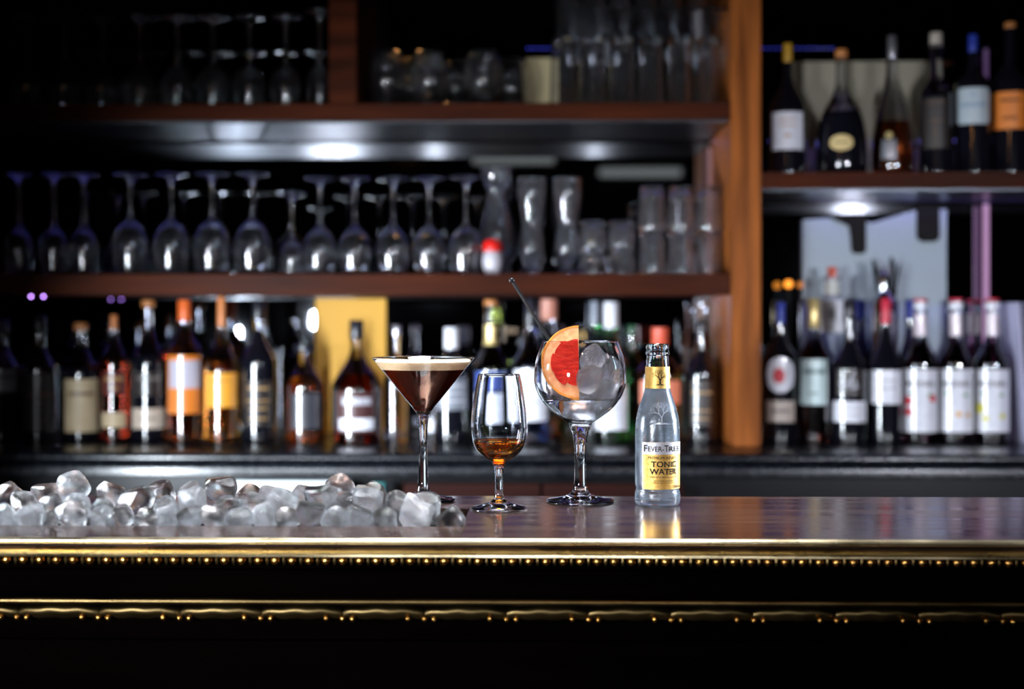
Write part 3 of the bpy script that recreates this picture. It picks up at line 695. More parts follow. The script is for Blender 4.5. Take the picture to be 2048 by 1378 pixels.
# right bay, upper shelf
TG = 'bottles on the upper right shelf'
bottle('wine_bottle', 'wine bottle with yellow capsule and large white label, beside the upright', 1575, 36, 88, 150, 215, 9, YC, ZC1, g_dark, None, None, (ycap, 128, 9),
       labels=[(paper, 228, 303, 0.98, 0.0, {'print': [(243, 3, 0.5), (255, 3, 0.5), (275, 6, 0.15)], 'ink': W('tan_ink', (0.5, 0.2, 0.03))})], group=TG)
bottle('cognac_decanter', 'wide dark decanter with oval cream label on the upper right shelf', 1683, 51, 100, 165, 235, 11, YC, ZC1, g_dark, g_clear, 230, (cork, 118, 12),
       labels=[(W('cream_oval', (0.62, 0.46, 0.2)), 275, 306, 0.47, 0.0, {'oval': True, 'print': [(290, 3, 0.3)]})], group=TG, flare=True)
bottle('cognac_decanter', 'clear tapering decanter with silver neck and small silver tag', 1784, 42, 72, 135, 245, 10, YC, ZC1, g_brown, g_clear, 250, (scap, 120, 9),
       labels=[(scap, 283, 322, 0.35, -0.15), (gcap, 268, 282, 0.18, -0.15, {'oval': True})], group=TG, flare=True)
bottle('brandy_bottle', 'dark straight bottle with pale stopper, right of the clear decanter', 1872, 34, 66, 150, 190, 12, YC, ZC1, g_dark, g_clear, 190, (W('pale_stopper', (0.42, 0.36, 0.3)), 92, 12),
       labels=[(W('black_label', (0.02, 0.014, 0.012)), 200, 300, 0.9, 0.0, {'print': [(208, 5, 0.5), (245, 4, 0.4)], 'ink': W('brown_ink', (0.10, 0.05, 0.03))})], group=TG)
bottle('wine_bottle', 'dark bottle with pale grey label with rounded corners, upper right shelf', 1946, 36, 70, 130, 170, 9, YC, ZC1, g_dark, None, None, (W('blue_cap', (0.02, 0.04, 0.3)), 108, 9),
       labels=[(W('cool_label', (0.42, 0.48, 0.52)), 180, 252, 0.98, 0.0, {'corner': 0.2, 'print': [(194, 6, 0.1), (214, 8, 0.7)], 'ink': W('pale_blue_ink', (0.2, 0.28, 0.4))})], group=TG)
bottle('wine_bottle', 'dark bottle with orange label cut by the right edge of the picture', 2020, 36, 46, 120, 170, 10, YC, ZC1, g_dark, None, None, (cork, 60, 11),
       labels=[(orange, 188, 262, 0.95, 0.0, {'print': [(205, 6, 0.5), (240, 5, 0.4)]})], group=TG)

# ---------------------------------------------------------------- back bar glassware
GL = {}
def glass_parts(key, prof, cuts, names, m, seg=28, wob=None):
    k0 = 0; out = []
    for c, n in zip(list(cuts)+[len(prof)-1], names):
        me = lathe(n, prof[k0:c+1], seg, wob=wob); me.materials.append(m)
        out.append((n, me)); k0 = c
    GL[key] = out
def put_glass(key, name, label, cx, Y, zb, group, scale=1.0, flip=False, cat='glass'):
    p, d = at(cx, 500, Y)
    o = thing(name, label, cat, (p.x, Y, zb+0.0006), random.uniform(0, 6.28), group)
    for n, me in GL[key]: link(n, me, None, o)
    if flip: o.rotation_euler.x = PI
    o.scale = (scale,)*3
    return o
def nearest(prof, z, outer=True):
    idx = [i for i in range(len(prof)) if prof[i][0] > 1e-5]
    half = max(range(len(prof)), key=lambda i: prof[i][1])
    return min((i for i in idx if i <= half), key=lambda i: abs(prof[i][1]-z))
def stem_glass(key, H, R, Rrim, bowl_h, foot, m, seg=28):
    """upright wine glass, base at z 0; one closed surface cut into foot, stem and bowl"""
    zb = H-bowl_h
    o = [(0, 0), (foot*0.9, 0.0), (foot, 0.0012), (foot*0.95, 0.003), (foot*0.45, 0.007), (0.006, 0.016), (0.004, 0.035), (0.0035, zb*0.6), (0.005, zb-0.008), (0.010, zb),
         (R*0.60, zb+bowl_h*0.10), (R*0.93, zb+bowl_h*0.32), (R, zb+bowl_h*0.48), ((R+Rrim)/2, zb+bowl_h*0.78), (Rrim, H-0.0006), (Rrim-0.0006, H)]
    i_ = [(Rrim-0.0013, H-0.0006), ((R+Rrim)/2-0.0014, zb+bowl_h*0.78), (R-0.0015, zb+bowl_h*0.48), (R*0.92-0.0015, zb+bowl_h*0.32), (R*0.58-0.001, zb+bowl_h*0.12), (0.004, zb+0.0045), (0, zb+0.004)]
    prof = smooth_profile(o, 3)[:-1]+smooth_profile(i_, 3)
    glass_parts(key, prof, [nearest(prof, 0.016), nearest(prof, zb-0.002)], ['foot', 'stem', 'bowl'], m, seg)
stem_glass('wine_large', 0.215, 0.0402, 0.033, 0.115, 0.036, M_bglass)
stem_glass('wine_mid', 0.205, 0.0360, 0.030, 0.100, 0.034, M_bglass)
stem_glass('flute', 0.215, 0.031, 0.025, 0.100, 0.030, M_bglass)
stem_glass('liqueur', 0.175, 0.028, 0.026, 0.075, 0.030, M_bglass)
def tumbler(key, H, R0, R1, ribs=0, mid=None):
    o = [(0, 0.0), (R0*0.9, 0.0), (R0, 0.002), (R0, 0.003)]
    if mid: o += [(r, z) for r, z in mid]
    o += [(R1, H-0.001), (R1-0.0007, H)]
    i_ = [(R1-0.0016, H-0.001)]
    if mid: i_ += [(r-0.002, z) for r, z in reversed(mid)]
    i_ += [(R0-0.003, 0.014), (R0*0.8, 0.010), (0, 0.009)]
    prof = smooth_profile(o, 3)[:-1]+smooth_profile(i_, 3)
    wob = (lambda a, z: 1+0.012*math.cos(ribs*a)) if ribs else None
    c = nearest(prof, 0.010)
    glass_parts(key, prof, [nearest(prof, 0.012 if not mid else mid[0][1])], ['base', 'bowl'], M_rglass if H < 0.1 or H > 0.2 else M_bglass, 36 if ribs else 28, wob)
tumbler('highball', 0.150, 0.025, 0.0285, 0, [(0.0255, 0.02), (0.0268, 0.08)])
tumbler('pint', 0.092, 0.025, 0.0290, 12, [(0.0255, 0.02), (0.027, 0.05)])
tumbler('rocks', 0.056, 0.026, 0.0290, 10, [(0.0265, 0.016), (0.028, 0.035)])
tumbler('hurricane_tall', 0.232, 0.036, 0.034, 0, [(0.010, 0.012), (0.012, 0.024), (0.034, 0.060), (0.036, 0.085), (0.029, 0.130), (0.019, 0.178), (0.030, 0.205)])
tumbler('hurricane', 0.205, 0.032, 0.030, 0, [(0.009, 0.010), (0.012, 0.022), (0.026, 0.050), (0.026, 0.070), (0.020, 0.105), (0.027, 0.150), (0.030, 0.175)])
tumbler('goblet', 0.125, 0.028, 0.030, 0, [(0.034, 0.03), (0.041, 0.065), (0.038, 0.10)])

WG = 'inverted wine glasses on the middle shelf'
ordn = ['first', 'second', 'third', 'fourth', 'fifth', 'sixth', 'seventh', 'eighth', 'ninth', 'tenth']
def hang(key, name, label, cx, Y, zs, H, group):
    return put_glass(key, name, label, cx, Y, zs+H, group, flip=True)
for i, cx in enumerate((38, 108, 168)):
    hang('flute', 'flute_glass', f'narrow stemmed glass upside down, {ordn[i]} from the left end of the middle shelf', cx, YC, ZA1, 0.2152, WG)
for i, cx in enumerate((261, 343, 424, 505)):
    hang('wine_large', 'wine_glass', f'large wine glass upside down, {ordn[i]} from left of the four widest bowls', cx, YC, ZA1, 0.2152, WG)
hang('liqueur', 'liqueur_glass', 'short small-bowled stem glass upside down between the two rows of wine glasses', 584, YC+0.03, ZA1, 0.1752, WG)
for i, cx in enumerate((640, 710, 786, 858, 932)):
    hang('wine_mid', 'wine_glass', f'medium wine glass upside down, {ordn[i]} from left of the five before the tall vases', cx, YC-(0.03 if i == 4 else 0), ZA1, 0.2052, WG)
put_glass('hurricane_tall', 'hurricane_glass', 'tallest curvy hurricane glass with flared rim on the middle shelf', 993, YC+0.05, ZA1, 'hurricane glasses', cat='glass')
put_glass('hurricane', 'hurricane_glass', 'hurricane glass in the middle of the three curvy ones', 1064, YC, ZA1, 'hurricane glasses')
put_glass('hurricane', 'hurricane_glass', 'rightmost curvy hurricane glass, next to the low tumblers', 1135, YC, ZA1, 'hurricane glasses')
# red and white bauble beside the hurricane glass
p, d = at(985, 500, 2.94)
o = thing('red_capped_jar', 'tiny white jar with domed red lid in front of the tallest curvy glass', 'jar', (p.x, 2.94, ZA1+0.0006))
link('jar_body', lathe('jar_body', smooth_profile([(0, 0), (0.012, 0.0), (0.019, 0.012), (0.021, 0.030), (0.018, 0.044), (0.016, 0.047)], 3)+[(0, 0.047)], 24), W('jar_white', (0.45, 0.42, 0.46)), o)
link('lid', lathe('lid', [(0, 0.0475), (0.020, 0.0475)]+smooth_profile([(0.021, 0.050), (0.020, 0.062), (0.012, 0.072), (0.0, 0.075)], 3), 24), W('red_lid', (0.65, 0.015, 0.01), 0.25), o)
n = 0
for j, z in enumerate((0.0, 0.0575)):
    for i, cx in enumerate((1187, 1244)):
        hang('rocks', 'tumbler', f'low ribbed tumbler, {"bottom" if j == 0 else "top"} tier, {ordn[i]} from the left beside the curvy glasses', cx-1, YC, ZA1+z, 0.0562, 'low tumblers in two tiers')
for j in range(2):
    for i, cx in enumerate((1304, 1363, 1422)):
        hang('pint', 'beer_glass', f'ribbed beer glass, {"bottom" if j == 0 else "top"} tier, {ordn[i]} from left of the stack by the upright', cx-i*2, YC, ZA1+j*0.0935, 0.0922, 'stacked beer glasses')
# top shelf
for i, cx in enumerate((776, 818, 861, 914, 967, 1020)):
    put_glass('goblet' , 'goblet', f'rounded goblet, {ordn[i]} from the left on the top shelf, left group', cx-2+(0), YC if i % 2 == 0 else YC+0.10, ZB1, 'goblets on the top shelf')
for i, cx in enumerate((1127, 1184, 1244, 1302, 1360, 1415)):
    hang('highball', 'highball_glass', f'tall straight glass upside down, {ordn[i]} from left in the right group of the top shelf', cx, YC, ZB1, 0.1502, 'highball glasses on the top shelf')
for i, cx in enumerate((1137, 1188, 1240, 1292, 1342, 1394)):
    put_glass('highball', 'highball_glass', f'faint tall glass on the glass shelf at the top edge, {ordn[i]} from left', cx, YC, ZD+0.0002, 'glasses on the glass shelf', scale=0.86)
for i, cx in enumerate((55, 130, 205, 280, 355, 426, 499, 572, 640)):
    hang('wine_mid' if i < 8 else 'flute', 'wine_glass', f'unlit wine glass upside down in the dark top left bay, {ordn[i]} from left', cx, YC+0.02, ZB1, 0.2052 if i < 8 else 0.2152, 'unlit glasses of the top left bay')

# ---------------------------------------------------------------- small items at the back
# black straws and bar tools in a steel cup
p, d = at(1775, 600, YC+0.14)
o = thing('straw_cup', 'tall steel cup standing behind the syrup bottles holding straws', 'cup', (p.x, YC+0.13, CT2))
link('cup_wall', lathe('cup_wall', [(0, 0), (0.020, 0), (0.022, 0.30), (0.0205, 0.30), (0.0185, 0.004), (0, 0.004)], 28), M_steel, o)
rs = random.Random(3)
for i in range(12):
    a = rs.uniform(-1, 1); b = rs.uniform(-0.6, 0.6)
    top = zpx(rs.uniform(512, 540), 3.12)-CT2
    c = bpy.data.objects.new('drinking_straw', tube_mesh('drinking_straw', [(a*0.012, b*0.012, 0.006), (a*0.015, b*0.014, 0.29), (a*0.034, b*0.026, top)], 0.0034, 8))
    COL.objects.link(c); c.data.materials.append(M_black if i % 3 else paint('pale_straw', (0.5, 0.52, 0.6))); c.location = o.location
    tag(c, ('black thin straw' if i % 3 else 'pale thin straw')+' standing in the steel cup behind the syrup bottles', 'straw', 'black straws in the steel cup' if i % 3 else 'pale straws in the steel cup')
p, d = at(1764, 530, YC+0.09)
o = thing('cocktail_jigger', 'shiny steel shaker top glinting in front of the pale reflection panel', 'shaker', (p.x, YC+0.075, CT2))
link('shaker_cup', lathe('shaker_cup', smooth_profile([(0, 0), (0.022, 0.0), (0.026, 0.15), (0.028, 0.27), (0.022, 0.30), (0.012, 0.315)], 3)+[(0, 0.318)], 28), mat('bright_steel', (0.8, 0.82, 0.86), 0.12, 1.0), o)
link('shaker_cap', lathe('shaker_cap', smooth_profile([(0.011, 0.318), (0.012, 0.33), (0.010, 0.352), (0.004, 0.360), (0, 0.361)], 3), 24), MATS['bright_steel'], o)
# pendant lamps of the room, behind the camera, seen in the mirror
for i, (px, py, lab) in enumerate(((1027, 318, 'long pale pendant lamp reflected in the mirror above the curvy glasses'), (1280, 345, 'long pale pendant lamp reflected in the mirror above the low tumblers'))):
    dd_ = 2*YM+2.0; x = ((px-1024)/FPX-ST)*dd_; z = CZ+(HOR-py)/FPX*dd_
    o = thing('pendant_lamp', lab, 'lamp', (x, -2.0, z), 0, 'pendant lamps of the room')
    link('diffuser', box_mesh('diffuser', (-0.24, -0.03, -0.022), (0.24, 0.03, 0.020), 0.004), MATS.get('lamp_diffuser') or mat('lamp_diffuser', (0.5, 0.5, 0.5), 0.5, emit=(0.75, 0.8, 0.75), estr=0.6), o)
    link('housing', box_mesh('housing', (-0.245, -0.034, 0.021), (0.245, 0.034, 0.045), 0.004), M_black, o)
    for dx in (-0.2, 0.2): link('cable', tube_mesh('cable', [(dx, 0, 0.045), (dx, 0, 2.9-z)], 0.002, 6), M_black, o)
# leaning menus
for i in range(5):
    p, d = at(2038+i*12, 880, 3.0)
    o = link('menu', box_mesh('menu', (0, -0.05, 0), (0.004, 0.05, 0.293), 0.0005), paint('lilac_paper', (0.50, 0.48, 0.66)) if i % 2 == 0 else paint('blue_grey_paper', (0.2, 0.2, 0.3)), None, (p.x, 3.0, CT2+0.001), (0, math.radians(-4.5), math.radians(4)))
    tag(o, f'lilac grey menu leaning at the right edge, {ordn[i]} from the left' if i % 2 == 0 else f'darker blue grey menu leaning at the right edge, {ordn[i]} from the left', 'menu', 'menus at the right edge')

# LED strip lights
def emitter(name, c, s):
    return MATS.get(name) or mat(name, (0.02, 0.02, 0.02), 0.5, emit=c, estr=s)
M_bled = emitter('blue_led', (0.08, 0.10, 1.0), 1.6); M_pled = emitter('pink_tube', (0.72, 0.36, 0.72), 0.55)
def led_run(label, x0, x1, n, Y, py):
    pa, d = at(x0, py, Y); pb, _ = at(x1, py, Y)
    r = thing('light_string', label, 'light string', (pa.x, Y, pa.z))
    link('wire', tube_mesh('wire', [(0, 0, 0), (pb.x-pa.x, 0, 0)], 0.0012, 6), M_black, r)
    me = lathe('bulb', smooth_profile([(0, -0.0016), (0.0016, 0), (0, 0.0016)], 2), 8); me.materials.append(M_bled)
    for k in range(n): link('bulb', me, None, r, ((pb.x-pa.x)*k/(n-1), -0.002, 0))
led_run('row of tiny blue lights between the glass groups of the top shelf', 1056, 1106, 7, YM-0.004, 97)
led_run('row of tiny blue lights behind the upper right shelf bottles', 1522, 1664, 13, YM-0.004, 97)
def tube_light(label, px, y0, y1, m, r=0.006, Y=3.17):
    pa, d = at(px, y1, Y); pb, _ = at(px, y0, Y)
    o = thing('light_tube', label, 'light', (pa.x, Y, pa.z))
    H = pb.z-pa.z
    link('tube', lathe('tube', [(0, 0.004), (r, 0.004), (r, H-0.004), (0, H-0.004)], 16), m, o)
    link('end_cap', lathe('end_cap', [(0, -0.002), (r*1.15, -0.002), (r*1.15, 0.004), (0, 0.004)], 16), M_black, o)
    link('end_cap', lathe('end_cap', [(0, H-0.004), (r*1.15, H-0.004), (r*1.15, H), (0, H)], 16), M_black, o)
tube_light('glowing pink vertical light tube in the right bay', 1972, 405, 870, M_pled, 0.0068, 3.19)
tube_light('dim violet light tube behind the bottles of the upper right shelf', 1972, 95, 366, emitter('violet_tube', (0.20, 0.09, 0.30), 0.3), 0.005, 3.19)
tube_light('dull pink light tube above the beer glasses', 1420, 292, 538, emitter('dull_pink_tube', (0.30, 0.12, 0.12), 0.6), 0.005, 3.19)
for i, (px, w_) in enumerate(((62, 'left'), (87, 'right'))):
    p, d = at(px, 593, 2.95)
    o = thing('spot_light', f'{w_} one of two tiny violet lights under the middle shelf at left', 'light', (p.x, 2.95, p.z), 0, 'pair of violet lights')
    link('bulb', lathe('bulb', smooth_profile([(0, -0.0028), (0.0026, 0), (0, 0.0028)], 3), 12), emitter('violet_led', (0.50, 0.24, 0.9), 14.0), o)
    link('stalk', lathe('stalk', [(0, 0.002), (0.0012, 0.002), (0.0012, ZA0-p.z), (0, ZA0-p.z)], 8), M_black, o)
p, d = at(1577, 568, 3.15)
o = thing('amber_lamp', 'small glowing orange lamp left of the pale reflection panel', 'lamp', (p.x, 3.15, CT2))
link('globe', lathe('globe', smooth_profile([(0, -0.009), (0.007, -0.006), (0.009, 0), (0.007, 0.006), (0, 0.009)], 3), 20), emitter('amber_glow', (1.0, 0.32, 0.03), 2.2), o, (0, 0, p.z-CT2))
link('globe', lathe('globe', smooth_profile([(0, -0.007), (0.006, -0.005), (0.007, 0), (0.006, 0.005), (0, 0.007)], 3), 20), emitter('dim_amber_glow', (0.8, 0.25, 0.03), 0.8), o, (0.026, 0, p.z-CT2-0.002))
link('stand', lathe('stand', [(0, 0), (0.02, 0), (0.02, 0.004), (0.003, 0.008), (0.003, p.z-CT2-0.010), (0, p.z-CT2-0.010)], 16), M_black, o)

# ---------------------------------------------------------------- hero glasses on the bar
def hero(name, label, cat, cx, cyb, group=None):
    p, d = on(cx, cyb, BAR)
    o = thing(name, label, cat, (p.x, p.y, BAR), 0, group)
    s = d/FPX
    return o, s, (lambda pts: [(r*s, (cyb-y)*s+0.0002) for r, y in pts])
def split(parent, prof, zc, names, m, seg=96):
    half = max(range(len(prof)), key=lambda i: prof[i][1])
    cuts = []
    for z in zc: cuts.append(min(range(3, half), key=lambda i: abs(prof[i][1]-z)))
    k0 = 0
    for c, n in zip(cuts+[len(prof)-1], names):
        link(n, lathe(n, prof[k0:c+1], seg), m, parent); k0 = c
# martini glass
mg, s, P = hero('martini_glass', 'martini glass of dark espresso cocktail with cream foam, behind the ice', 'glass', 846.5, 1001)
o_ = P([(0, 1000.5), (40, 1000.5), (62, 1000.8), (66, 1000), (65, 998.5), (45, 994.5), (24, 989.5), (15, 983), (11.5, 972), (9.5, 950), (8, 920), (7.5, 890), (8.5, 860), (10.2, 840), (12.5, 829), (18, 820), (40, 793), (70, 756), (100, 719)])
prof = smooth_profile(o_, 5)+P([(102.3, 716.2), (101.8, 715.2), (100.8, 716)])+smooth_profile(P([(98.2, 719), (68, 756.4), (38, 793.5), (16, 819.5), (7, 826), (0, 827.5)]), 5)
split(mg, prof, [P([(0, 980)])[0][1], P([(0, 833)])[0][1]], ['foot', 'stem', 'bowl'], M_glass)
def cone(y): return 98.2+(719-y)*(30.2/37.4)
liq = P([(0, 827.7), (7, 826.2), (16, 819.8), (38.3, 793.5), (68.3, 756.4), (cone(738.5)+0.3, 738.5), (0, 738.5)])
link('coffee_liquid', lathe('coffee_liquid', liq, 96), M_coffee, mg, label='dark red brown espresso')
foam = P([(0, 738.3), (cone(738.3)+0.2, 738.3), (cone(730)+0.2, 730), (cone(722.5)+0.2, 722.5), (cone(722.5)-2, 721.8), (0, 721.6)])
link('foam', lathe('foam', foam, 96), M_foam, mg, label='cream coloured foam layer')
# nosing glass
ng, s, P = hero('nosing_glass', 'small tulip shaped tasting glass with a little amber whisky', 'glass', 998, 1018.5)
o_ = P([(0, 1017), (35, 1017.5), (54, 1018), (57, 1017.2), (56, 1015.5), (40, 1011), (22, 1005), (12, 998), (8.5, 988), (7.5, 965), (8.5, 945), (10.5, 931), (15, 923.5), (24, 918), (36, 910), (47, 897), (53.5, 878), (56, 855), (54.8, 830), (51, 800), (46, 768), (42, 750.5)])
prof = smooth_profile(o_, 5)+P([(41.8, 749.2), (41, 748.7), (40.2, 749.2)])+smooth_profile(P([(40, 750.5), (44, 768), (49, 800), (52.8, 830), (54, 855), (51.4, 877.4), (45, 894.5), (34.5, 906), (22, 913.5), (10, 917.5), (0, 918.5)]), 5)
split(ng, prof, [P([(0, 998)])[0][1], P([(0, 928)])[0][1]], ['foot', 'stem', 'bowl'], M_glass)
liq = smooth_profile(P([(0, 918.7), (10, 917.8), (22.2, 913.8), (34.7, 906.3), (45.3, 894.7), (51.0, 881.5)]), 5)+P([(50.5, 881.9), (48, 882.3), (0, 882.3)])
link('whisky_liquid', lathe('whisky_liquid', liq, 96, sharp=30), M_whisky, ng, label='amber whisky')
# balloon glass
bg, s, P = hero('balloon_glass', 'round balloon gin glass with ice, tonic and a grapefruit slice', 'glass', 1160.5, 1003)
o_ = P([(0, 1001.5), (45, 1002), (64, 1002.6), (68, 1002), (67, 1000), (48, 996.5), (28, 991), (17, 983), (13, 970), (11.5, 945), (11, 915), (12, 892), (15, 872), (20.5, 855), (24, 847), (32, 841), (50, 829), (70, 810), (85, 787), (92, 762), (91.5, 740), (87, 715), (80, 695), (75.5, 683.5)])
prof = smooth_profile(o_, 5)+P([(75.2, 682.2), (74.4, 681.7), (73.6, 682.2)])+smooth_profile(P([(73.4, 683.5), (78, 695), (85, 715), (89.5, 740), (90, 762), (83, 786), (68, 808), (48, 826), (28, 836.5), (12, 840), (0, 841)]), 5)
split(bg, prof, [P([(0, 983)])[0][1], P([(0, 850)])[0][1]], ['foot', 'stem', 'bowl'], M_glass)
liq = smooth_profile(P([(0, 841.3), (12, 840.3), (28.2, 836.8), (48.3, 826.3), (68.3, 808.3), (78, 795.5)]), 5)+P([(77, 796), (74, 796.3), (0, 796.3)])
link('tonic', lathe('tonic', liq, 96, sharp=30), M_water, bg, label='clear tonic')
BGp = bg.location.copy(); BGs = s; BGy = 1003
def in_glass(px, py, dy):   # point near the balloon glass
    return at(px, py, BGp.y+dy)[0]

# grapefruit slice (half wheel, flat side to the camera)
c = in_glass(1157, 725, -0.012)
R = 73.5*s
gs = thing('grapefruit_slice', 'half slice of red grapefruit standing in the balloon glass', 'fruit slice', c)
gs.rotation_euler = (math.radians(-4), 0, math.radians(6))
def half_disc(name, r0, r1, y0, y1, m, parent, a0=90, a1=270, n=28, seed=0, label=None):
    bm = bmesh.new(); vs = []
    for y in (y0, y1):
        inner = []; outer = []
        for k in range(n+1):
            a = math.radians(a0+(a1-a0)*k/n)
            wv = 1+0.004*math.sin(a*9+seed)
            outer.append(bm.verts.new((r1*wv*math.cos(a), y, r1*wv*math.sin(a))))
            if r0 > 0: inner.append(bm.verts.new((r0*math.cos(a), y, r0*math.sin(a))))
        vs.append((inner, outer))
    (i0, o0), (i1, o1) = vs
    for k in range(n):
        bm.faces.new((o0[k], o0[k+1], o1[k+1], o1[k]))
        if r0 > 0:
            bm.faces.new((i0[k], i1[k], i1[k+1], i0[k+1]))
            bm.faces.new((i0[k], i0[k+1], o0[k+1], o0[k])); bm.faces.new((i1[k], o1[k], o1[k+1], i1[k+1]))
    if r0 > 0:
        for k in (0, n): bm.faces.new((i0[k], o0[k], o1[k], i1[k]))
    else:
        bm.faces.new(o0[::-1]); bm.faces.new(o1); bm.faces.new((o0[0], o1[0], o1[n], o0[n]))
    return link(name, bm_mesh(name, bm, True, 40), m, parent, label=label)
half_disc('rind', R*0.945, R, -0.0028, 0.0028, M_rind, gs, seed=1, label='orange peel')
half_disc('pith', 0, R*0.945, -0.0026, 0.0026, M_pith, gs, seed=2, label='pale orange pith')
# flesh segments: wedges with rounded outer ends
for k, (a0, a1, rr_) in enumerate(((92, 121.6, 0.64), (122, 160.6, 0.71), (161, 200.6, 0.76), (201, 238.6, 0.74), (239, 268, 0.64))):
    bm = bmesh.new(); pts = [(-0.010*R, 0.0)]
    am = math.radians((a0+a1)/2)
    pts = [(R*0.004*math.cos(am), R*0.004*math.sin(am))]
    for j in range(11):
        t = j/10; a = math.radians(a0+(a1-a0)*t)
        r = R*rr_*(1-0.03*abs(2*t-1)**4)
        pts.append((r*math.cos(a), r*math.sin(a)))
    f0 = [bm.verts.new((p_[0], -0.0032, p_[1])) for p_ in pts]; f1 = [bm.verts.new((p_[0], 0.0032, p_[1])) for p_ in pts]
    nn = len(pts)
    for j in range(nn): bm.faces.new((f0[j], f0[(j+1) % nn], f1[(j+1) % nn], f1[j]))
    cfront = bm.verts.new((R*0.42*math.cos(am), -0.0034, R*0.42*math.sin(am)))
    for j in range(nn): bm.faces.new((f0[(j+1) % nn], f0[j], cfront))
    bm.faces.new(f1[::-1])
    link('flesh_segment', bm_mesh('flesh_segment', bm, True, 60), M_flesh, gs, label='juicy red flesh' if k == 0 else None)
# stirrer
a = in_glass(1023.5, 561, 0.016); b = in_glass(1097, 677, 0.012); e = b+(b-a)*0.62
st = thing('stirrer', 'thin black cocktail stirrer with ball end leaning out of the balloon glass', 'stirrer', e)
link('rod', tube_mesh('rod', [a-e, (a-e)*0.5, Vector((0, 0, 0))], 0.0021, 12), M_black, st)
link('ball_end', lathe('ball_end', smooth_profile([(0, -0.0034), (0.0026, -0.0024), (0.0034, 0), (0.0026, 0.0024), (0, 0.0034)], 3), 20), M_black, st, a-e)

# ---------------------------------------------------------------- ice
def ice_mesh(seed, kind=0):
    bm = bmesh.new(); bmesh.ops.create_cube(bm, size=2.0)
    bmesh.ops.subdivide_edges(bm, edges=bm.edges, cuts=9, use_grid_fill=True)
    e = {0: 7.0, 1: 4.0, 2: 9.0, 3: 3.2}[kind]
    sd = Vector((seed*3.1, seed*1.7, seed*5.3))
    sx, sy, sz = [(1, .92, .86), (1, 1, .8), (.95, .8, 1.0), (1, .95, .9)][kind]
    for v in bm.verts:
        c = v.co.normalized()
        k = 1.0/((abs(c.x)**e+abs(c.y)**e+abs(c.z)**e)**(1/e))
        q = c*k
        tap = 1-0.12*q.z
        q = Vector((q.x*sx*tap, q.y*sy*tap, q.z*sz))
        n1 = noise.noise(q*0.9+sd)*0.20+noise.noise(q*2.4+sd)*0.05
        q += c*n1
        if kind in (1, 2) and q.z > 0.45:      # dimple in the top
            r = math.hypot(q.x, q.y); q.z -= 0.28*math.exp(-(r/0.5)**2)
        v.co = q
    fr = random.Random(seed*7+1)
    for _ in range(5):       # broken flat facets
        nrm = Vector((fr.uniform(-1, 1), fr.uniform(-1, 1), fr.uniform(-1, 1))).normalized(); dd = fr.uniform(0.68, 0.92)
        for v in bm.verts:
            o_ = v.co.dot(nrm)-dd
            if o_ > 0: v.co -= nrm*o_*0.93
    bmesh.ops.smooth_vert(bm, verts=bm.verts, factor=0.5, use_axis_x=True, use_axis_y=True, use_axis_z=True)
    # centre and normalise to unit half size
    mx = max(max(abs(v.co.x), abs(v.co.y), abs(v.co.z)) for v in bm.verts)
    for v in bm.verts: v.co /= mx
    me = bm_mesh('ice_cube', bm, True, 80)
    return me
ICE = [ice_mesh(i, i % 4) for i in range(10)]
for i, me in enumerate(ICE): me.materials.append(M_ice if i % 3 else M_ice2)
IG = 'ice cubes heaped in the well of the bar'
irnd = random.Random(12)
M_ice3 = glass('cracked_ice', (0.99, 0.995, 1.0), 0.0, 1.31, 0.6, 110, 0.008)
def ice(px, py, half, Y, label, k, group=IG, rot=None, sc=None, mt=None):
    p, d = at(px, py, Y)
    o = link('ice_cube', ICE[k % 10], None, None, p, rot or (irnd.uniform(0, 6), irnd.uniform(0, 6), irnd.uniform(0, 6)))
    h = half*1.16*d/FPX; s3 = sc or (1, 1, 1)
    o.scale = (h*s3[0], h*s3[1], h*s3[2])
    tag(o, label, 'ice cube', group)
    return o
# sizes in photograph pixels; special labels where a cube stands out
back = [(16, 992, 26, None), (92, 995, 25, 'low domed ice cube just left of the tallest one'), (146, 974, 30, 'tallest ice cube of the pile, tilted, at the left'),
        (225, 991, 25, 'round clear ice ball shape right of the tallest cube'), (326, 992, 27, None), (381, 992, 24, None),
        (441, 977, 27, 'round glassy ice cube standing highest in the middle left'), (493, 1000, 25, None), (545, 1000, 24, None), (603, 995, 27, 'knobbly sparkling ice cube left of two round ones'),
        (678, 975, 27, 'round clear ice cube standing highest at the right part of the pile'), (742, 990, 25, 'ice cube with brown reflection peeping over the back of the pile'), (790, 1006, 24, None)]
mid = [(52, 1012, 26, None), (105, 1013, 25, None), (158, 1012, 24, None), (203, 1018, 22, None), (274, 1004, 30, 'pointed frosty ice cube shaped like a small peak'), (330, 1020, 24, None), (388, 1010, 29, None), (455, 1012, 26, None),
       (505, 1018, 24, None), (560, 1005, 31, 'big frosted ice cube with milky stripes in the middle'), (640, 1000, 27, 'smooth oval ice cube below and left of the highest right one'), (690, 1018, 25, None), (737, 1006, 34, 'largest rounded ice cube with dark flecks near the right end'), (800, 1020, 27, None), (848, 1016, 28, 'angular ice cube at the foot of the martini glass')]
front = [(14, 1034, 24, None), (60, 1038, 25, None), (103, 1042, 20, None), (146, 1038, 26, None), (200, 1036, 22, None), (243, 1034, 24, None), (290, 1040, 23, None), (335, 1040, 24, None),
         (382, 1036, 24, None), (428, 1038, 25, 'angular grey ice cube at the front rim below the highest middle one'), (478, 1038, 24, None), (528, 1036, 24, None), (575, 1040, 24, None), (622, 1034, 26, None), (668, 1042, 24, None),
         (718, 1038, 25, None), (770, 1036, 26, None), (832, 1034, 31, 'large flat-fronted ice cube at the right end of the heap'), (900, 1042, 26, 'smoky ice cube alone in the dark right corner of the well')]
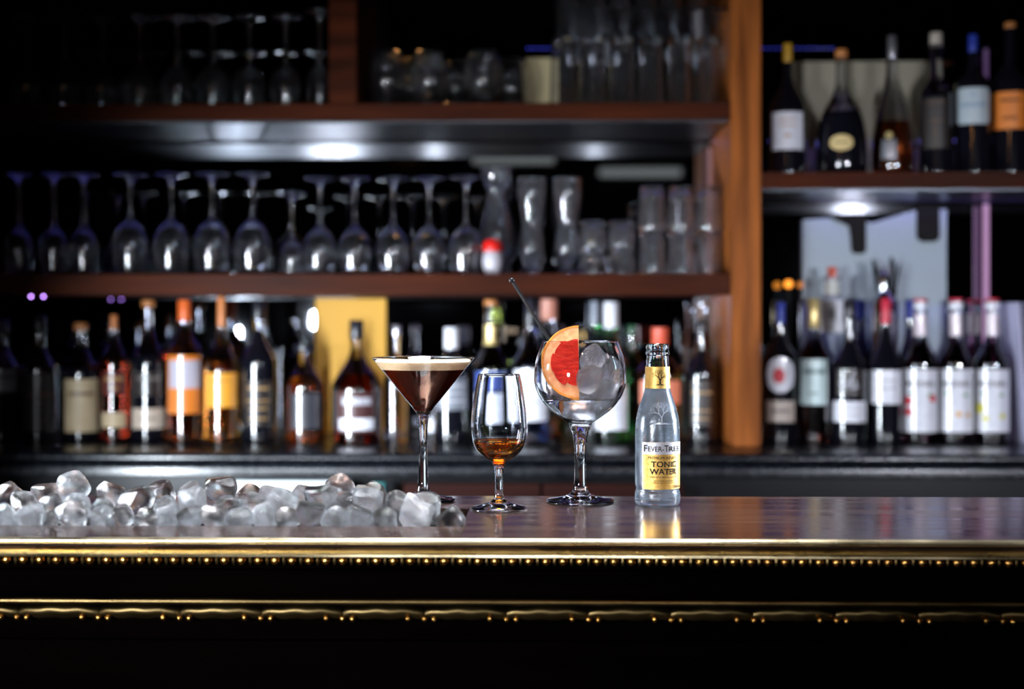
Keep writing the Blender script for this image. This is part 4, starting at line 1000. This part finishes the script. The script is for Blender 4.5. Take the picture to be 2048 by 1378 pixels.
under = [(20, 1045), (75, 1046), (125, 1044), (180, 1046), (235, 1045), (285, 1047), (340, 1045), (395, 1044), (450, 1046), (505, 1045), (560, 1044), (615, 1046), (670, 1045), (725, 1044), (780, 1046), (828, 1046)]
words = ['first', 'second', 'third', 'fourth', 'fifth', 'sixth', 'seventh', 'eighth', 'ninth', 'tenth', 'eleventh', 'twelfth', 'thirteenth', 'fourteenth', 'fifteenth', 'sixteenth', 'seventeenth', 'eighteenth', 'nineteenth']
kk = 0
for nm, rows, Y in (('back', back, 1.563), ('middle', mid, 1.515), ('front', front, 1.466)):
    for i, (px, py, h, lab) in enumerate(rows):
        kk += 1
        ice(px, py, h, Y+irnd.uniform(-0.004, 0.004), lab or f'clear ice cube, {words[i]} from the left in the {nm} row of the pile', kk)
for i, (px, py) in enumerate(under):
    ice(px, py, 26, 1.535, 'clear ice cube buried low in the pile', i, IG+', buried')
    bpy.context.view_layer
# ice in the balloon glass
GI = 'ice cubes in the balloon glass'
for i, (px, py, h, dy, lab) in enumerate(((1187, 717, 24, 0.012, 'clear ice cube highest in the balloon glass, touching its rim side'), (1222, 745, 24, 0.004, 'ice cube against the right wall of the balloon glass'),
                              (1176, 757, 25, -0.020, 'cracked bright ice cube at the front centre of the balloon glass'), (1212, 782, 24, -0.012, 'ice cube low at the right in the balloon glass, at the water line'),
                              (1118, 778, 24, 0.022, 'ice cube behind the grapefruit slice'), (1166, 803, 23, 0.010, 'sunken ice cube at the bottom of the balloon glass'))):
    o = ice(px, py, h, BGp.y+dy, lab, i*3+1, GI)
    o.data = o.data.copy(); o.data.materials[0] = M_ice3

# ---------------------------------------------------------------- tonic bottle
tbt, s, P = hero('tonic_bottle', 'small chilled glass bottle with gold and silver label, right of the balloon glass', 'bottle', 1315, 1009)
o_ = P([(0, 1006), (30, 1006.5), (38, 1008.5), (42, 1008), (44.6, 1003), (45.5, 994), (44.8, 984), (42.6, 977), (43.6, 972), (44.6, 968), (44.8, 940), (44.8, 885), (44.4, 862), (42.5, 840), (38.5, 820), (33, 803), (28, 788), (25, 777), (24, 765), (23.6, 735), (22.4, 722), (21.6, 714), (21.4, 711.5)])
neck = P([(22.6, 710.5), (23.6, 708), (23.6, 705), (22.2, 702), (21.6, 700), (22.8, 698), (23.0, 694), (22.4, 690), (20.8, 688.2), (18.6, 688)])
inner = P([(17.2, 690), (17.0, 712), (19.2, 736), (20.4, 774), (23.5, 789), (28.5, 804), (34.2, 821), (38.4, 841), (40.4, 862), (41, 885), (41, 990), (36, 1000), (20, 1003), (0, 1001)])
prof = smooth_profile(o_, 5)[:-1]+smooth_profile(neck, 3)[:-1]+smooth_profile(inner, 4)
split(tbt, prof, [P([(0, 775)])[0][1]], ['bottle_body', 'neck'], M_bottleglass)
for ch in tbt.children:
    if ch.name.startswith('neck'): ch.data.materials[0] = M_bneck
tn = P([(0, 1001.5), (20, 1003.3), (36.2, 1000.3), (41.2, 990), (41.2, 885), (40.6, 862), (38.6, 841), (34.4, 821), (28.7, 804), (23.7, 789), (20.6, 774), (19.6, 742), (0, 742)])
link('tonic', lathe('tonic', tn, 64), M_water, tbt, label='clear tonic water')
rot0 = math.radians(-4.5)
RL = 44.9*s
TC = math.radians(7)+0.10
lab = link('label', patch('label', RL, (1009-974)*s, (1009-881)*s, 1.02, TC, n=40, corner=0.06), M_gold, tbt, label='gold paper label')
link('label_header', patch('label_header', RL+0.0003, (1009-905)*s, (1009-881.3)*s, 1.015, TC, n=40), M_silver, lab, label='silver band')
def tl(body, x, y, wpx, hpx, m=M_blackm, bold=0.0):
    # x, wpx as seen in the photograph (projected)
    a0 = math.asin(max(-1, min(1, (x-wpx/2-1315)/45.5))); a1 = math.asin(max(-1, min(1, (x+wpx/2-1315)/45.5)))
    cen = (a0+a1)/2+0.10
    letter('lettering', body, RL, cen, (1009-y)*s, (a1-a0)*RL, hpx*s, m, lab, 0.0011, bold)
tl('F', 1285.5, 893, 6, 13, bold=0.012); tl('EVER-', 1304.5, 894, 29, 10, bold=0.012); tl('T', 1324.5, 893, 8.5, 13, bold=0.012); tl('REE', 1341, 894, 22, 10, bold=0.008)
tl('PREMIUM INDIAN', 1318, 911.5, 56, 5.5)
tl('TONIC', 1320, 924, 50, 11.5, bold=0.018); tl('WATER', 1319, 938.5, 53, 11.5, bold=0.018)
tl('MADE WITH NATURAL QUININE', 1320, 949.5, 55, 3.2)
tl('NO ARTIFICIAL SWEETENERS,', 1320, 957, 40, 2.8); tl('Flavourings or Preservatives', 1320, 960.8, 42, 3.0)
tl('200ml e', 1347, 968.5, 17, 5.5, bold=0.02)
def tree_geo(seed, depth=6, spread=0.5, w0=0.035):
    """branching tree emblem in unit square as strips"""
    rnd = random.Random(seed); vs = []; fs = []
    def seg(x, y, a, L, wd, dpt):
        x2, y2 = x+L*math.sin(a), y+L*math.cos(a)
        nx, ny = math.cos(a), -math.sin(a); n = len(vs)
        vs.extend([(x-nx*wd, y-ny*wd), (x+nx*wd, y+ny*wd), (x2+nx*wd*0.75, y2+ny*wd*0.75), (x2-nx*wd*0.75, y2-ny*wd*0.75)])
        fs.append((n, n+1, n+2, n+3))
        if dpt > 0:
            for sgn in (-1, 1):
                seg(x2, y2, a+sgn*spread*rnd.uniform(0.7, 1.2)*(1.25 if dpt > 4 else 1), L*rnd.uniform(0.72, 0.85), wd*0.68, dpt-1)
    seg(0, -0.40, 0.0, 0.22, w0, depth)
    for sgn in (-1, 1):
        for k in range(3):
            n = len(vs); x0_, x1_ = sgn*0.03*k, sgn*(0.30-0.06*k)
            yy = -0.44+0.015*k
            vs.extend([(x0_, yy+0.03), (x1_, yy), (x1_, yy-0.014), (x0_, yy-0.02)]); fs.append((n, n+1, n+2, n+3))
    return vs, fs
def emblem(name, R_, cen, y, wpx, hpx, m, parent, lift, Rf=None, seed=4, w0=0.035, thick=False):
    vs, fs = tree_geo(seed, w0=w0)
    mx = max(abs(v[0]) for v in vs); y0, y1 = min(v[1] for v in vs), max(v[1] for v in vs)
    q = [(v[0]/mx*wpx/2*s, ((v[1]-y0)/(y1-y0)-0.5)*hpx*s) for v in vs]
    return link(name, mesh(name, wrap(q, R_, cen, (1009-y)*s, lift, Rf), fs, False), m, parent)
emblem('tree_print', RL, TC+0.03, 935, 62, 70, M_dgold, lab, 0.0006, seed=5, w0=0.03)
def Rfo(z):
    for q0, q1 in zip(prof, prof[1:]):
        if q0[1] <= z <= q1[1] and q1[1] > q0[1]: return q0[0]+(q1[0]-q0[0])*(z-q0[1])/(q1[1]-q0[1])
    return RL
nl = link('neck_label', patch('neck_label', 24*s, (1009-776)*s, (1009-733)*s, PI*0.97, 0.1, n=60, rows=8, Rf=Rfo), M_gold, tbt, label='gold neck label')
emblem('tree_print', 24.5*s, 0.12, 754, 33, 31, M_blackm, nl, 0.0008, Rf=Rfo, seed=8, w0=0.05)
# leafy ornament round the neck label
vs = []; fs = []
rn_ = random.Random(2)
for k in range(46):
    a = rn_.uniform(-1.4, 1.6); y = rn_.uniform(736, 773)
    if abs(a-0.12) < 0.62 and 738 < y < 770: continue
    n = len(vs); L, wd, an = 3.4*s, 0.9*s, rn_.uniform(-0.9, 0.9)+(0.6 if a > 0 else -0.6)
    for u_, v_ in ((-1, 0), (0, 1), (1, 0), (0, -1)):
        xx = u_*wd*math.cos(an)+v_*L*math.sin(an); zz = -u_*wd*math.sin(an)+v_*L*math.cos(an)
        zc_ = (1009-y)*s+zz; rr2 = Rfo(zc_)+0.0008; aa = a+xx/rr2
        vs.append((rr2*math.sin(aa), -rr2*math.cos(aa), zc_))
    fs.append((n, n+1, n+2, n+3))
link('leaf_print', mesh('leaf_print', vs, fs, False), M_dgold, nl)
# embossed tree on the glass shoulder
M_emb = mat('embossed_glass', (0.62, 0.68, 0.78), 0.12, 0.6)
emblem('embossed_tree', 36*s, 0.12, 824, 50, 44, M_emb, tbt, 0.0003, Rf=Rfo, seed=12, w0=0.018)['label'] = 'tree emblem raised in the glass'
# droplets of condensation
vs = []; fs = []
rd = random.Random(9)
def drop(x, y, z, nrm, r):
    n = len(vs); t1 = nrm.cross(Vector((0, 0, 1))).normalized(); t2 = nrm.cross(t1)
    vs.append(Vector((x, y, z))+nrm*r*0.55)
    for k in range(6): vs.append(Vector((x, y, z))+t1*math.cos(k*PI/3)*r+t2*math.sin(k*PI/3)*r)
    for k in range(6): fs.append((n, n+1+k, n+1+(k+1) % 6))
for k in range(420):
    py = rd.choice((rd.uniform(790, 880), rd.uniform(976, 1003), rd.uniform(790, 1003)))
    a = rd.uniform(-1.7, 1.7)
    if 880 < py < 975 and abs(a-TC) < 1.03: continue
    z = (1009-py)*s; r_ = Rfo(z)+0.0001; nrm = Vector((math.sin(a), -math.cos(a), 0))
    drop(r_*nrm.x, r_*nrm.y, z, nrm, rd.uniform(0.00015, 0.0005))
dr = link('water_drops', mesh('water_drops', vs, fs, True, 80), M_water, tbt); dr['kind'] = 'stuff'
